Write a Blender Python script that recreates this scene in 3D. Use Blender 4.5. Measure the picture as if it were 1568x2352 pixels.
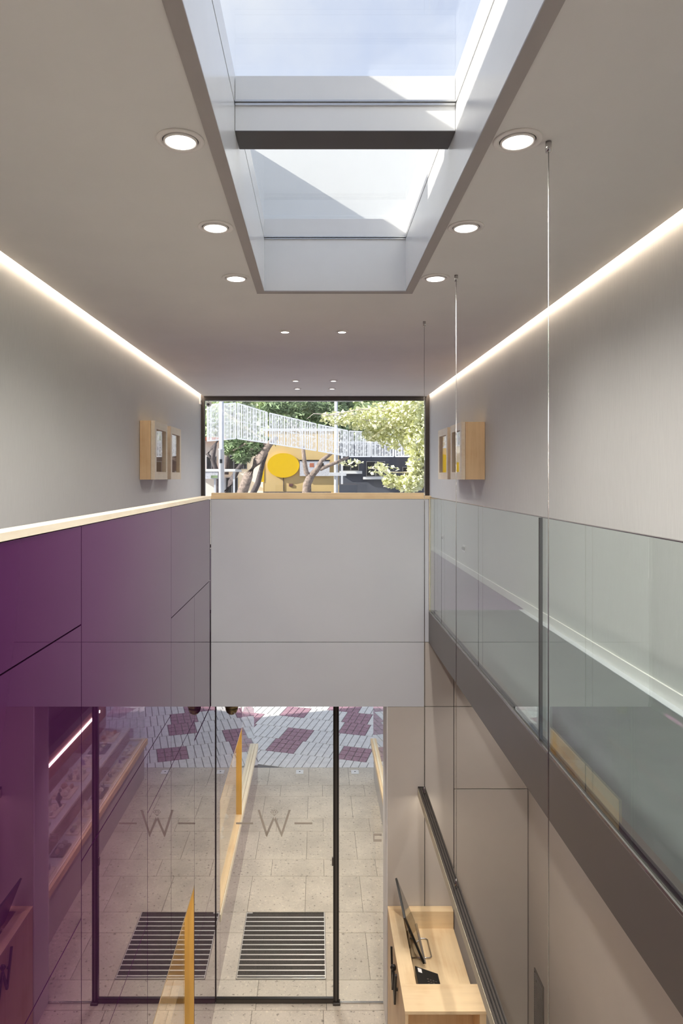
import bpy, math, random
from mathutils import Vector, Matrix
random.seed(7)
for o in list(bpy.data.objects):
    bpy.data.objects.remove(o, do_unlink=True)
SC = bpy.context.scene
COL = SC.collection

# ------------------------------------------------------------------ camera
F, VX, VY, HC = 1540.0, 727.0, 1096.0, 4.85        # focal length (px), vanishing point (px), eye height (m)
cam = bpy.data.cameras.new('camera')
cam_o = bpy.data.objects.new('camera', cam)
COL.objects.link(cam_o)
cam_o.location = (0, 0, HC)
cam_o.rotation_euler = (math.pi / 2, 0, 0)
cam.sensor_fit = 'HORIZONTAL'
cam.sensor_width = 24.0
cam.lens = 24.0 * F / 1568.0
cam.shift_x = (784 - VX) / 1568.0
cam.shift_y = -(1176 - VY) / 1568.0
cam.clip_start = 0.05
cam.clip_end = 400
SC.camera = cam_o

# ------------------------------------------------------------------ view, sky, sun
SC.view_settings.view_transform = 'Standard'
SC.view_settings.look = 'None'
SC.view_settings.gamma = 1.0
SC.view_settings.use_curve_mapping = False
SC.view_settings.exposure = 0.0

world = bpy.data.worlds.new('sky')
SC.world = world
world.use_nodes = True
wn = world.node_tree
wn.nodes.clear()
wo = wn.nodes.new('ShaderNodeOutputWorld')
wb = wn.nodes.new('ShaderNodeBackground')
wb.inputs['Strength'].default_value = 1.1
tc = wn.nodes.new('ShaderNodeTexCoord')
nz = wn.nodes.new('ShaderNodeTexNoise')
nz.inputs['Scale'].default_value = 2.2
nz.inputs['Detail'].default_value = 6
nz.inputs['Roughness'].default_value = 0.55
cr = wn.nodes.new('ShaderNodeValToRGB')
cr.color_ramp.elements[0].position = 0.38
cr.color_ramp.elements[0].color = (0.50, 0.60, 0.86, 1)
cr.color_ramp.elements[1].position = 0.66
cr.color_ramp.elements[1].color = (0.84, 0.87, 0.95, 1)
wn.links.new(tc.outputs['Generated'], nz.inputs['Vector'])
wn.links.new(nz.outputs['Fac'], cr.inputs['Fac'])
wn.links.new(cr.outputs['Color'], wb.inputs['Color'])
wn.links.new(wb.outputs['Background'], wo.inputs['Surface'])

SUN_DIR = Vector((1.0, 0.30, -0.62)).normalized()
sl = bpy.data.lights.new('sun', 'SUN')
sl.energy = 8.0
sl.angle = math.radians(0.6)
sl.color = (1.0, 0.95, 0.87)
so = bpy.data.objects.new('sun', sl)
COL.objects.link(so)
so.location = (-30, -6, 25)
so.rotation_euler = SUN_DIR.to_track_quat('-Z', 'Y').to_euler()

K_DOWN, K_SMALL, K_COVE, K_SOFFIT, K_PEND, K_UNDER = 76.0, 56.0, 34.0, 90.0, 8.0, 26.0
SC.cycles.max_bounces = 16
SC.cycles.diffuse_bounces = 8
SC.cycles.glossy_bounces = 6
SC.cycles.transparent_max_bounces = 24

# ------------------------------------------------------------------ helpers
def at(px, py, Y):
    """world point seen at photo pixel (px, py) when it stands Y metres ahead of the camera"""
    return Vector(((px - VX) * Y / F, Y, HC - (py - VY) * Y / F))

def tag(o, label=None, cat=None, group=None, kind=None):
    if label: o['label'] = label
    if cat: o['category'] = cat
    if group: o['group'] = group
    if kind: o['kind'] = kind
    return o

ROOTS = {}
def thing(name, label, cat, loc=(0, 0, 0), group=None, kind=None):
    o = bpy.data.objects.new(name, None)
    o.empty_display_size = 0.05
    COL.objects.link(o)
    o.location = loc
    ROOTS[o.name] = Vector(loc)
    return tag(o, label, cat, group, kind)

class MB:
    def __init__(s):
        s.v = []; s.f = []; s.smooth = False
    def raw(s, vs, fs):
        b = len(s.v)
        s.v += [tuple(v) for v in vs]
        s.f += [tuple(i + b for i in f) for f in fs]
        return s
    def box(s, x0, x1, y0, y1, z0, z1):
        if x0 > x1: x0, x1 = x1, x0
        if y0 > y1: y0, y1 = y1, y0
        if z0 > z1: z0, z1 = z1, z0
        return s.raw([(x0, y0, z0), (x1, y0, z0), (x1, y1, z0), (x0, y1, z0), (x0, y0, z1), (x1, y0, z1), (x1, y1, z1), (x0, y1, z1)],
                     [(0, 3, 2, 1), (4, 5, 6, 7), (0, 1, 5, 4), (1, 2, 6, 5), (2, 3, 7, 6), (3, 0, 4, 7)])
    def cbox(s, x0, x1, y0, y1, z0, z1, c=0.004):
        """box with chamfered top and vertical edges"""
        pts = lambda i, z: [(x0 + i, y0 + c, z), (x0 + c, y0 + i, z), (x1 - c, y0 + i, z), (x1 - i, y0 + c, z),
                            (x1 - i, y1 - c, z), (x1 - c, y1 - i, z), (x0 + c, y1 - i, z), (x0 + i, y1 - c, z)]
        rings = [pts(0, z0), pts(0, z1 - c), [((x0 + x1) / 2 + (p[0] - (x0 + x1) / 2) * (1 - 2 * c / max(1e-6, x1 - x0)), (y0 + y1) / 2 + (p[1] - (y0 + y1) / 2) * (1 - 2 * c / max(1e-6, y1 - y0)), z1) for p in pts(0, z1)]]
        return s.rings(rings)
    def rings(s, rings, cap=True):
        b = len(s.v); n = len(rings[0])
        for r in rings: s.v += [tuple(p) for p in r]
        for i in range(len(rings) - 1):
            for j in range(n):
                k = (j + 1) % n
                s.f.append((b + i * n + j, b + i * n + k, b + (i + 1) * n + k, b + (i + 1) * n + j))
        if cap:
            s.f.append(tuple(b + j for j in reversed(range(n))))
            s.f.append(tuple(b + (len(rings) - 1) * n + j for j in range(n)))
        return s
    def lathe(s, c, prof, n=32, axis='z'):
        rings = []
        for r, h in prof:
            ring = []
            for j in range(n):
                a = 2 * math.pi * j / n
                u, w = r * math.cos(a), r * math.sin(a)
                ring.append((c[0] + u, c[1] + w, c[2] + h) if axis == 'z' else (c[0] + u, c[1] + h, c[2] + w))
            rings.append(ring)
        s.smooth = True
        return s.rings(rings)
    def tube(s, pts, rad, n=8):
        pts = [Vector(p) for p in pts]
        if not hasattr(rad, '__len__'): rad = [rad] * len(pts)
        rings = []
        for i, p in enumerate(pts):
            d = (pts[min(i + 1, len(pts) - 1)] - pts[max(i - 1, 0)]).normalized()
            up = Vector((0, 0, 1)) if abs(d.z) < 0.9 else Vector((1, 0, 0))
            a = d.cross(up).normalized(); b = d.cross(a).normalized()
            rings.append([p + a * math.cos(2 * math.pi * j / n) * rad[i] + b * math.sin(2 * math.pi * j / n) * rad[i] for j in range(n)])
        s.smooth = True
        return s.rings(rings)
    def prism(s, poly, axis, a0, a1):
        """extrude a 2D polygon along an axis; poly coordinates are the two other axes in x,y,z order"""
        def p3(p, a):
            return {'x': (a, p[0], p[1]), 'y': (p[0], a, p[1]), 'z': (p[0], p[1], a)}[axis]
        return s.rings([[p3(p, a0) for p in poly], [p3(p, a1) for p in poly]])
    def bar(s, p0, p1, w, d, up=(0, 0, 1)):
        p0, p1, up = Vector(p0), Vector(p1), Vector(up)
        t = (p1 - p0).normalized(); a = t.cross(up).normalized(); b = a.cross(t).normalized()
        q = [a * w / 2 + b * d / 2, -a * w / 2 + b * d / 2, -a * w / 2 - b * d / 2, a * w / 2 - b * d / 2]
        return s.rings([[p0 + k for k in q], [p1 + k for k in q]])
    def build(s, name, mat, parent=None, loc=None):
        me = bpy.data.meshes.new(name)
        me.from_pydata(s.v, [], s.f)
        me.update()
        me.materials.append(mat)
        import bmesh
        bm = bmesh.new(); bm.from_mesh(me)
        bmesh.ops.recalc_face_normals(bm, faces=bm.faces)
        bm.to_mesh(me); bm.free()
        if s.smooth:
            for p in me.polygons: p.use_smooth = len(p.vertices) == 4
        o = bpy.data.objects.new(name, me)
        COL.objects.link(o)
        if loc: o.location = loc
        if parent is not None:
            attach(o, parent)
        return o

def attach(o, parent):
    o.parent = parent
    top = parent
    while top.parent is not None: top = top.parent
    if top.name in ROOTS:
        # every ancestor but the root keeps world-space vertices at an identity transform
        o.matrix_parent_inverse = Matrix.Translation(-ROOTS[top.name]) if parent is top else Matrix.Identity(4)
    return o

def B(name, mat, parent, *bx):
    """one part made of one or more boxes (x0,x1,y0,y1,z0,z1)"""
    m = MB()
    for b in bx: m.box(*b)
    return m.build(name, mat, parent)

def structure(o, label, cat):
    return tag(o, label, cat, None, 'structure')

def copy_tree(o, parent=None):
    c = o.copy()
    COL.objects.link(c)
    c.parent = parent
    for ch in list(o.children): copy_tree(ch, c)
    return c

# ------------------------------------------------------------------ materials
def newmat(name):
    m = bpy.data.materials.new(name)
    m.use_nodes = True
    nt = m.node_tree
    return m, nt, nt.nodes['Principled BSDF']

def pos_noise(nt, stretch=(1, 1, 1), scale=5.0, detail=4.0, rough=0.55):
    g = nt.nodes.new('ShaderNodeNewGeometry')
    mp = nt.nodes.new('ShaderNodeMapping')
    mp.inputs['Scale'].default_value = stretch
    n = nt.nodes.new('ShaderNodeTexNoise')
    n.inputs['Scale'].default_value = scale
    n.inputs['Detail'].default_value = detail
    n.inputs['Roughness'].default_value = rough
    nt.links.new(g.outputs['Position'], mp.inputs['Vector'])
    nt.links.new(mp.outputs['Vector'], n.inputs['Vector'])
    return n

def ramp(nt, src, stops):
    r = nt.nodes.new('ShaderNodeValToRGB')
    e = r.color_ramp.elements
    while len(e) < len(stops): e.new(0.5)
    for i, (p, c) in enumerate(stops):
        e[i].position = p
        e[i].color = (c[0], c[1], c[2], 1)
    nt.links.new(src, r.inputs['Fac'])
    return r

def bump(nt, bsdf, src, strength, dist=0.01):
    b = nt.nodes.new('ShaderNodeBump')
    b.inputs['Strength'].default_value = strength
    b.inputs['Distance'].default_value = dist
    nt.links.new(src, b.inputs['Height'])
    nt.links.new(b.outputs['Normal'], bsdf.inputs['Normal'])

def plain(name, col, rough=0.5, metal=0.0, var=0.06, stretch=(1, 1, 1), scale=6.0, bmp=0.0, spec=0.5):
    m, nt, p = newmat(name)
    n = pos_noise(nt, stretch, scale)
    lo = [max(0, c * (1 - var)) for c in col]; hi = [min(1, c * (1 + var)) for c in col]
    r = ramp(nt, n.outputs['Fac'], [(0.3, lo), (0.7, hi)])
    nt.links.new(r.outputs['Color'], p.inputs['Base Color'])
    p.inputs['Roughness'].default_value = rough
    p.inputs['Metallic'].default_value = metal
    p.inputs['Specular IOR Level'].default_value = spec
    if bmp: bump(nt, p, n.outputs['Fac'], bmp)
    return m

def wood(name, col, axis, rough=0.45, contrast=0.16):
    m, nt, p = newmat(name)
    st = {'x': (0.6, 9, 9), 'y': (9, 0.6, 9), 'z': (9, 9, 0.6)}[axis]
    n = pos_noise(nt, st, 3.0, 6, 0.6)
    n2 = pos_noise(nt, (1, 1, 1), 3.5, 3)
    mx = nt.nodes.new('ShaderNodeMath'); mx.operation = 'ADD'
    nt.links.new(n.outputs['Fac'], mx.inputs[0]); nt.links.new(n2.outputs['Fac'], mx.inputs[1])
    lo = [c * (1 - contrast * (0.7 + 0.5 * i)) for i, c in enumerate(col)]
    hi = [min(1, c * (1 + contrast * 0.5)) for c in col]
    hf = nt.nodes.new('ShaderNodeMath'); hf.operation = 'MULTIPLY'; hf.inputs[1].default_value = 0.5
    nt.links.new(mx.outputs[0], hf.inputs[0])
    r = ramp(nt, hf.outputs[0], [(0.34, lo), (0.5, col), (0.66, hi)])
    nt.links.new(r.outputs['Color'], p.inputs['Base Color'])
    p.inputs['Roughness'].default_value = rough
    bump(nt, p, n.outputs['Fac'], 0.05, 0.002)
    return m

def wallpaper(name, col, rough=0.75):
    """woven wall covering with fine vertical threads"""
    m, nt, p = newmat(name)
    n = pos_noise(nt, (60, 60, 2.0), 4.0, 3)
    n2 = pos_noise(nt, (1, 1, 1), 1.2, 2)
    mx = nt.nodes.new('ShaderNodeMix'); mx.data_type = 'FLOAT'
    mx.inputs[0].default_value = 0.35
    nt.links.new(n.outputs['Fac'], mx.inputs[2]); nt.links.new(n2.outputs['Fac'], mx.inputs[3])
    r = ramp(nt, mx.outputs[0], [(0.3, [c * 0.93 for c in col]), (0.7, [min(1, c * 1.05) for c in col])])
    nt.links.new(r.outputs['Color'], p.inputs['Base Color'])
    p.inputs['Roughness'].default_value = rough
    bump(nt, p, n.outputs['Fac'], 0.12, 0.002)
    return m

def stone(name, col, rough=0.45):
    m, nt, p = newmat(name)
    big = pos_noise(nt, (1, 1, 1), 2.2, 5, 0.6)
    fine = pos_noise(nt, (1, 1, 1), 55, 4, 0.7)
    g = nt.nodes.new('ShaderNodeNewGeometry')
    v = nt.nodes.new('ShaderNodeTexNoise')
    v.inputs['Scale'].default_value = 30
    v.inputs['Detail'].default_value = 2
    nt.links.new(g.outputs['Position'], v.inputs['Vector'])
    oi = nt.nodes.new('ShaderNodeObjectInfo')
    a = nt.nodes.new('ShaderNodeMath'); a.operation = 'MULTIPLY_ADD'
    a.inputs[1].default_value = 0.5
    nt.links.new(fine.outputs['Fac'], a.inputs[0]); nt.links.new(big.outputs['Fac'], a.inputs[2])
    a2 = nt.nodes.new('ShaderNodeMath'); a2.operation = 'MULTIPLY_ADD'
    a2.inputs[1].default_value = 0.16
    nt.links.new(oi.outputs['Random'], a2.inputs[0]); nt.links.new(a.outputs[0], a2.inputs[2])
    r = ramp(nt, a2.outputs[0], [(0.60, [c * 0.80 for c in col]), (0.84, col), (1.0, [min(1, c * 1.12) for c in col])])
    sp = ramp(nt, v.outputs['Fac'], [(0.30, (0.34, 0.32, 0.30)), (0.37, (1, 1, 1)), (0.62, (1, 1, 1)), (0.72, (1.3, 1.3, 1.28))])
    mm = nt.nodes.new('ShaderNodeMix'); mm.data_type = 'RGBA'; mm.blend_type = 'MULTIPLY'
    mm.inputs[0].default_value = 0.8
    nt.links.new(r.outputs['Color'], mm.inputs[6]); nt.links.new(sp.outputs['Color'], mm.inputs[7])
    nt.links.new(mm.outputs[2], p.inputs['Base Color'])
    p.inputs['Roughness'].default_value = rough
    p.inputs['Specular IOR Level'].default_value = 0.35
    return m

def glossmix(name, base_shader, power, f0, gloss_rough=0.0, gloss_col=(1, 1, 1), top=1.0, tint=None):
    """clear surface coat: reflectance rises from f0 towards grazing, as on polished lacquer or glass"""
    m = bpy.data.materials.new(name)
    m.use_nodes = True
    nt = m.node_tree
    nt.nodes.clear()
    out = nt.nodes.new('ShaderNodeOutputMaterial')
    mix = nt.nodes.new('ShaderNodeMixShader')
    lw = nt.nodes.new('ShaderNodeLayerWeight'); lw.inputs['Blend'].default_value = 0.5
    pw = nt.nodes.new('ShaderNodeMath'); pw.operation = 'POWER'; pw.inputs[1].default_value = power
    ma = nt.nodes.new('ShaderNodeMath'); ma.operation = 'MULTIPLY_ADD'; ma.use_clamp = True
    ma.inputs[1].default_value = top - f0; ma.inputs[2].default_value = f0
    nt.links.new(lw.outputs['Facing'], pw.inputs[0])
    nt.links.new(pw.outputs[0], ma.inputs[0])
    nt.links.new(ma.outputs[0], mix.inputs[0])
    gl = nt.nodes.new('ShaderNodeBsdfGlossy')
    gl.inputs['Roughness'].default_value = gloss_rough
    gl.inputs['Color'].default_value = (*gloss_col, 1)
    if tint:                                            # coloured lacquer: reflections take its hue except at grazing
        nt.links.new(ramp(nt, lw.outputs['Facing'], tint).outputs['Color'], gl.inputs['Color'])
    b = base_shader(nt)
    nt.links.new(b, mix.inputs[1])
    nt.links.new(gl.outputs[0], mix.inputs[2])
    nt.links.new(mix.outputs[0], out.inputs['Surface'])
    return m

def diffuse_of(col, var=0.05):
    def f(nt):
        d = nt.nodes.new('ShaderNodeBsdfDiffuse')
        n = pos_noise(nt, (1, 1, 1), 1.5, 3)
        r = ramp(nt, n.outputs['Fac'], [(0.3, [c * (1 - var) for c in col]), (0.7, [c * (1 + var) for c in col])])
        nt.links.new(r.outputs['Color'], d.inputs['Color'])
        return d.outputs[0]
    return f

def clear_of(tint):
    def f(nt):
        t = nt.nodes.new('ShaderNodeBsdfTransparent')
        t.inputs['Color'].default_value = (*tint, 1)
        return t.outputs[0]
    return f

def glow(name, col, strength):
    m = bpy.data.materials.new(name)
    m.use_nodes = True
    nt = m.node_tree
    nt.nodes.clear()
    out = nt.nodes.new('ShaderNodeOutputMaterial')
    e = nt.nodes.new('ShaderNodeEmission')
    e.inputs['Color'].default_value = (*col, 1)
    e.inputs['Strength'].default_value = strength
    nt.links.new(e.outputs[0], out.inputs['Surface'])
    return m

def veil(name, col, opacity):
    """etched or printed film: partly see-through"""
    m = bpy.data.materials.new(name)
    m.use_nodes = True
    nt = m.node_tree
    nt.nodes.clear()
    out = nt.nodes.new('ShaderNodeOutputMaterial')
    mix = nt.nodes.new('ShaderNodeMixShader'); mix.inputs[0].default_value = opacity
    t = nt.nodes.new('ShaderNodeBsdfTransparent')
    d = nt.nodes.new('ShaderNodeBsdfDiffuse'); d.inputs['Color'].default_value = (*col, 1)
    nt.links.new(t.outputs[0], mix.inputs[1]); nt.links.new(d.outputs[0], mix.inputs[2])
    nt.links.new(mix.outputs[0], out.inputs['Surface'])
    return m

WARM = (1.0, 0.925, 0.85)
M = dict(
    wallpaper=wallpaper('wallpaper_grey', (0.645, 0.66, 0.645)),
    ceiling=plain('ceiling_paint', (0.80, 0.78, 0.735), 0.8, var=0.02, scale=2),
    panel=plain('panel_greige', (0.54, 0.505, 0.465), 0.42, var=0.03, scale=2),
    white_panel=plain('panel_pale_grey', (0.60, 0.63, 0.675), 0.5, var=0.02, scale=2),
    white=plain('white_paint', (0.82, 0.82, 0.80), 0.55, var=0.015, scale=3),
    lip=plain('skylight_lip_grey', (0.42, 0.385, 0.36), 0.6, var=0.02),
    lining=plain('skylight_lining_white', (0.86, 0.86, 0.85), 0.22, var=0.01),
    lacquer=glossmix('purple_lacquered_glass', diffuse_of((0.062, 0.013, 0.062)), 3.2, 0.035, 0.010, tint=[(0.58, (0.55, 0.24, 0.52)), (0.70, (0.78, 0.52, 0.74)), (0.82, (0.97, 0.94, 0.95))]),
    joint=plain('joint_dark', (0.03, 0.025, 0.03), 0.7),
    beam=plain('beam_bronze_grey', (0.135, 0.12, 0.108), 0.38, metal=0.25, var=0.03, scale=2),
    channel=plain('balustrade_channel', (0.34, 0.33, 0.33), 0.25, metal=0.9, var=0.02),
    glass=glossmix('balustrade_glass', clear_of((0.90, 0.945, 0.93)), 5.0, 0.045),
    pane=glossmix('clear_pane', clear_of((0.97, 0.98, 0.975)), 5.0, 0.035),
    black=plain('black_metal', (0.018, 0.016, 0.015), 0.35, var=0.1),
    darkframe=plain('dark_brown_frame', (0.055, 0.045, 0.038), 0.45, var=0.05),
    birch_y=wood('birch_long', (0.80, 0.62, 0.38), 'y'),
    birch_x=wood('birch_cross', (0.80, 0.62, 0.38), 'x'),
    birch_z=wood('birch_upright', (0.78, 0.58, 0.34), 'z'),
    pale_y=wood('pale_cap_long', (0.86, 0.78, 0.62), 'y', contrast=0.10),
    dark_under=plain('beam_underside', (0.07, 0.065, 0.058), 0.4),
    amber_z=wood('amber_jamb', (0.80, 0.50, 0.13), 'z', contrast=0.14),
    brown_y=wood('brown_back_panel', (0.34, 0.19, 0.12), 'y', contrast=0.2),
    stone=stone('limestone_floor', (0.62, 0.565, 0.475)),
    grout=plain('floor_grout', (0.22, 0.20, 0.175), 0.9),
    mat_strip=plain('mat_charcoal', (0.035, 0.031, 0.029), 0.95, var=0.5, scale=180, bmp=0.4),
    alu=plain('aluminium_bar', (0.78, 0.76, 0.70), 0.35, metal=0.6, var=0.03),
    chrome=plain('satin_steel', (0.55, 0.54, 0.53), 0.22, metal=1.0, var=0.03),
    brass=plain('olive_bronze_dome', (0.20, 0.155, 0.075), 0.25, metal=0.6, var=0.05),
    trim_paint=plain('downlight_trim', (0.84, 0.80, 0.75), 0.5, var=0.02),
    bright=glow('downlight_glow', (1.0, 0.95, 0.88), 9.0),
    cove=glow('cove_led', (1.0, 0.80, 0.64), K_COVE),
    led=glow('showcase_led', (1.0, 0.90, 0.74), 16.0),
    pend=glow('pendant_diffuser', (1.0, 0.87, 0.70), K_PEND),
    bounce_side=plain('pendant_bounce_cream', (0.72, 0.68, 0.50), 0.5, var=0.02),  # cream colour paints in bounce light on the lamp's side
    floor_dark=plain('walkway_slate', (0.11, 0.125, 0.125), 0.35, var=0.08),
    floor_violet=plain('mezzanine_violet_floor', (0.20, 0.155, 0.235), 0.5, var=0.08),
    etch=veil('etched_film', (0.62, 0.57, 0.49), 0.68),
    screen=plain('monitor_screen', (0.02, 0.02, 0.02), 0.12),
    plastic=plain('black_plastic', (0.012, 0.012, 0.012), 0.3),
    paper=plain('white_label', (0.85, 0.85, 0.84), 0.6),
    grille=plain('vent_grille', (0.30, 0.275, 0.26), 0.45, metal=0.3),
)
# ------------------------------------------------------------------ main dimensions (metres)
D, DD = 5.873, 6.178                  # header plane, glass front plane
KD = D / F
XM = -0.9305                          # polished purple wall face
XL, XR = -1.900, 1.853                # side walls of the hall
XB = 0.980                            # face of the walkway beam
ZC = 6.177                            # ceiling
ZH = HC - (1623 - VY) * KD            # underside of the header
ZJ = HC - (1475 - VY) * KD            # panel joint / underside of the beam
ZF = HC - (1405 - VY) * KD            # upper floor
ZP = HC - (1146 - VY) * KD            # parapet top below the wooden cap
W = 11.05                             # street window plane
YB = -3.0                             # rear wall
YS = 11.20                            # front edge of the stone floor
XRV = (890 - VX) * KD                 # right side of the entrance opening

# ------------------------------------------------------------------ ground floor of stone tiles
floor = structure(B('floor', M['grout'], None, (-2.0, 2.0, YB, YS, -0.15, -0.006)), 'warm grey speckled stone tile floor of the shop and entrance passage', 'floor')
def tile_mesh(w, d, mat, h=0.008):
    m = MB(); m.cbox(-w / 2, w / 2, -d / 2, d / 2, -h, 0, 0.0025)
    me = m.build('tmp', mat)
    data = me.data
    bpy.data.objects.remove(me)
    return data
rows = [(10.56, 11.20, 0), (10.19, 10.56, 1), (9.53, 10.19, 0), (9.18, 9.53, 1), (8.51, 9.18, 0), (8.15, 8.51, 1), (7.48, 8.15, 0), (7.14, 7.48, 1),
        (6.47, 7.14, 0), (6.10, 6.47, 1), (5.43, 6.10, 0), (5.08, 5.43, 1), (4.41, 5.08, 0), (4.06, 4.41, 1), (3.39, 4.06, 0), (3.04, 3.39, 1), (2.37, 3.04, 0), (2.02, 2.37, 1)]
TL, G = 0.648, 0.004
MAT_X0, MAT_X1, MAT_Y0, MAT_Y1 = (541 - VX) * 6.47 / F, (748.5 - VX) * 6.47 / F, 6.485, 7.475
cache = {}
def put_tile(x0, x1, y0, y1):
    w, d = round(x1 - x0 - G, 4), round(y1 - y0 - G, 4)
    if w < 0.03 or d < 0.03: return
    if (w, d) not in cache: cache[(w, d)] = tile_mesh(w, d, M['stone'])
    o = bpy.data.objects.new('tile', cache[(w, d)])
    COL.objects.link(o)
    o.location = ((x0 + x1) / 2, (y0 + y1) / 2, random.uniform(-0.0006, 0))
    o.parent = floor
for y0, y1, par in rows:
    x = -0.13 - 3 * TL if par == 0 else 0.09 - 3 * TL
    if y0 == 5.43: x += 0.19
    while x < 1.9:
        a, b = max(x, -0.99), min(x + TL, 1.86)
        if b > a:
            if y0 >= 6.4 and y1 <= 7.49 and b > MAT_X0 and a < MAT_X1:   # cut around the mat well
                if a < MAT_X0: put_tile(a, MAT_X0, y0, y1)
                if b > MAT_X1: put_tile(MAT_X1, b, y0, y1)
            else:
                put_tile(a, b, y0, y1)
        x += TL
# entrance mat let into the floor
mat_t = thing('entrance_mat', 'recessed charcoal entrance mat with pale metal bars inside the glass door', 'mat', ((MAT_X0 + MAT_X1) / 2, (MAT_Y0 + MAT_Y1) / 2, 0))
B('tray', M['alu'], mat_t, (MAT_X0 + .003, MAT_X1 - .003, MAT_Y0, MAT_Y1, -0.0058, -0.004), (MAT_X0 + .003, MAT_X0 + .010, MAT_Y0, MAT_Y1, -0.004, 0.001),
  (MAT_X1 - .010, MAT_X1 - .003, MAT_Y0, MAT_Y1, -0.004, 0.001), (MAT_X0 + .010, MAT_X1 - .010, MAT_Y0, MAT_Y0 + .012, -0.004, 0.001))
N = 13
pitch = (MAT_Y1 - MAT_Y0 - 0.05) / N
m0 = m1 = None
for i in range(N):
    y0 = MAT_Y0 + 0.030 + i * pitch
    B('carpet_strip', M['mat_strip'], mat_t, (MAT_X0 + .010, MAT_X1 - .010, y0 + 0.012, y0 + pitch - 0.004, -0.004, 0.003))
    B('metal_bar', M['alu'], mat_t, (MAT_X0 + .010, MAT_X1 - .010, y0 - 0.004, y0 + 0.012, -0.004, 0.0025))
B('carpet_strip', M['mat_strip'], mat_t, (MAT_X0 + .010, MAT_X1 - .010, MAT_Y0 + .012, MAT_Y0 + .026, -0.004, 0.003))
B('carpet_strip', M['mat_strip'], mat_t, (MAT_X0 + .07, MAT_X1 - .010, MAT_Y0 + 0.030 + N * pitch, MAT_Y1 - .004, -0.004, 0.003))
# white floor plates at the threshold
for (px, lab) in ((688, 'small white square floor plate at the threshold, left of the black door post'), (815, 'small white square floor plate at the threshold, right of the black door post')):
    c = at(px, 1770, 11.02)
    t = thing('floor_plate', lab, 'floor plate', (c.x, 11.03, 0), 'floor plates at the threshold')
    MB().cbox(c.x - .062, c.x + .062, 10.95, 11.10, 0.0005, 0.006, 0.003).build('plate', M['white'], t)
    MB().lathe((c.x, 11.03, 0.006), [(0.012, 0), (0.012, 0.002), (0.006, 0.003)], 12).build('lens', M['black'], t)

# ------------------------------------------------------------------ shell walls
wall_left = structure(B('wall_left', M['wallpaper'], None, (XL - .15, XL, YB, W + .1, 0, ZC + .25)), 'grey woven wall covering on the left wall above the walkway', 'wall')
wall_right = structure(B('wall_right', M['wallpaper'], None, (XR, XR + .15, YB, W + .1, ZF - .2, ZC + .25)), 'grey woven wall covering on the right wall above the glass balustrade', 'wall')
wlr = structure(B('wall_right_lower', M['panel'], None, (XR, XR + .15, YB, W + .1, 0, ZF - .2)), 'greige panelled side wall of the lower floor under the walkway', 'wall')
structure(B('wall_back', M['wallpaper'], None, (XL - .15, XR + .15, YB - .15, YB, 0, ZC + .25)), 'plain grey end wall of the hall opposite the street window', 'wall')

# ------------------------------------------------------------------ ceiling with skylight opening and cove slots
SX0, SX1, SY0, SY1 = -0.373, 0.633, 0.20, 4.775       # inner skylight well
SLOT = 0.045
ceil = MB()
cx0, cx1 = XL + SLOT, XR - SLOT
for b in ((cx0, SX0 - .032, YB, W), (SX1 + .032, cx1, YB, W), (SX0 - .032, SX1 + .032, YB, SY0 - .032), (SX0 - .032, SX1 + .032, SY1 + .032, W)):
    ceil.box(b[0], b[1], b[2], b[3], ZC, ZC + 0.09)
ceiling = structure(ceil.build('ceiling', M['ceiling']), 'smooth warm grey ceiling with recessed downlights and a long skylight', 'ceiling')
roof = MB()
for b in ((XL - .15, SX0 - .03, YB - .15, W + .4), (SX1 + .03, XR + .15, YB - .15, W + .4), (SX0 - .03, SX1 + .03, YB - .15, SY0 - .03), (SX0 - .03, SX1 + .03, SY1 + .03, W + .4)):
    roof.box(b[0], b[1], b[2], b[3], ZC + 0.25, ZC + 0.42)
structure(roof.build('roof', M['white']), 'flat roof slab above the ceiling', 'roof')
for s, lab in ((-1, 'continuous warm cove light along the left wall under the ceiling'), (1, 'continuous warm cove light along the right wall under the ceiling')):
    xw = XL if s < 0 else XR
    xa, xb = (xw, xw + SLOT) if s < 0 else (xw - SLOT, xw)
    t = thing('cove_light', lab, 'cove light', ((xa + xb) / 2, 4, ZC), 'cove lights')
    B('led_strip', M['cove'], t, (xa + .012, xb - .012, YB + .05, W - .06, ZC + .056, ZC + .062))
    B('housing', M['white'], t, (xa + .001, xb - .001, YB + .02, W - .02, ZC + .062, ZC + .088))
# skylight: lip, linings, cross beam, glass
LP = 0.056
sky_t = thing('window_1', 'long rectangular skylight with white linings and a cross beam', 'skylight', ((SX0 + SX1) / 2, 2.5, ZC), None, 'structure')
B('lip', M['lip'], sky_t, (SX0 - LP, SX0, SY0 - LP, SY1 + LP, ZC - .006, ZC + .001), (SX1, SX1 + LP, SY0 - LP, SY1 + LP, ZC - .006, ZC + .001),
  (SX0, SX1, SY1, SY1 + LP, ZC - .006, ZC + .001), (SX0, SX1, SY0 - LP, SY0, ZC - .006, ZC + .001))
ZG1, ZG2 = 6.552, 6.690
T = 0.03
def lining(x0, x1, y0, y1):
    B('lining', M['lining'], sky_t, (x0, x1, y0, y1, ZC, ZG1 - .006))
    B('lining', M['lining'], sky_t, (x0, x1, y0, y1, ZG1 + .006, ZG2))
lining(SX0 - T, SX0, SY0, SY1); lining(SX1, SX1 + T, SY0, SY1)
lining(SX0 - T, SX1 + T, SY1, SY1 + T); lining(SX0 - T, SX1 + T, SY0 - T, SY0)
B('glazing_groove', M['joint'], sky_t, (SX0 - T, SX0 - .008, SY0, SY1, ZG1 - .006, ZG1 + .006))
B('glazing_groove', M['chrome'], sky_t, (SX1 + .004, SX1 + T, SY0, SY1, ZG1 - .006, ZG1 + .006))
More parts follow.
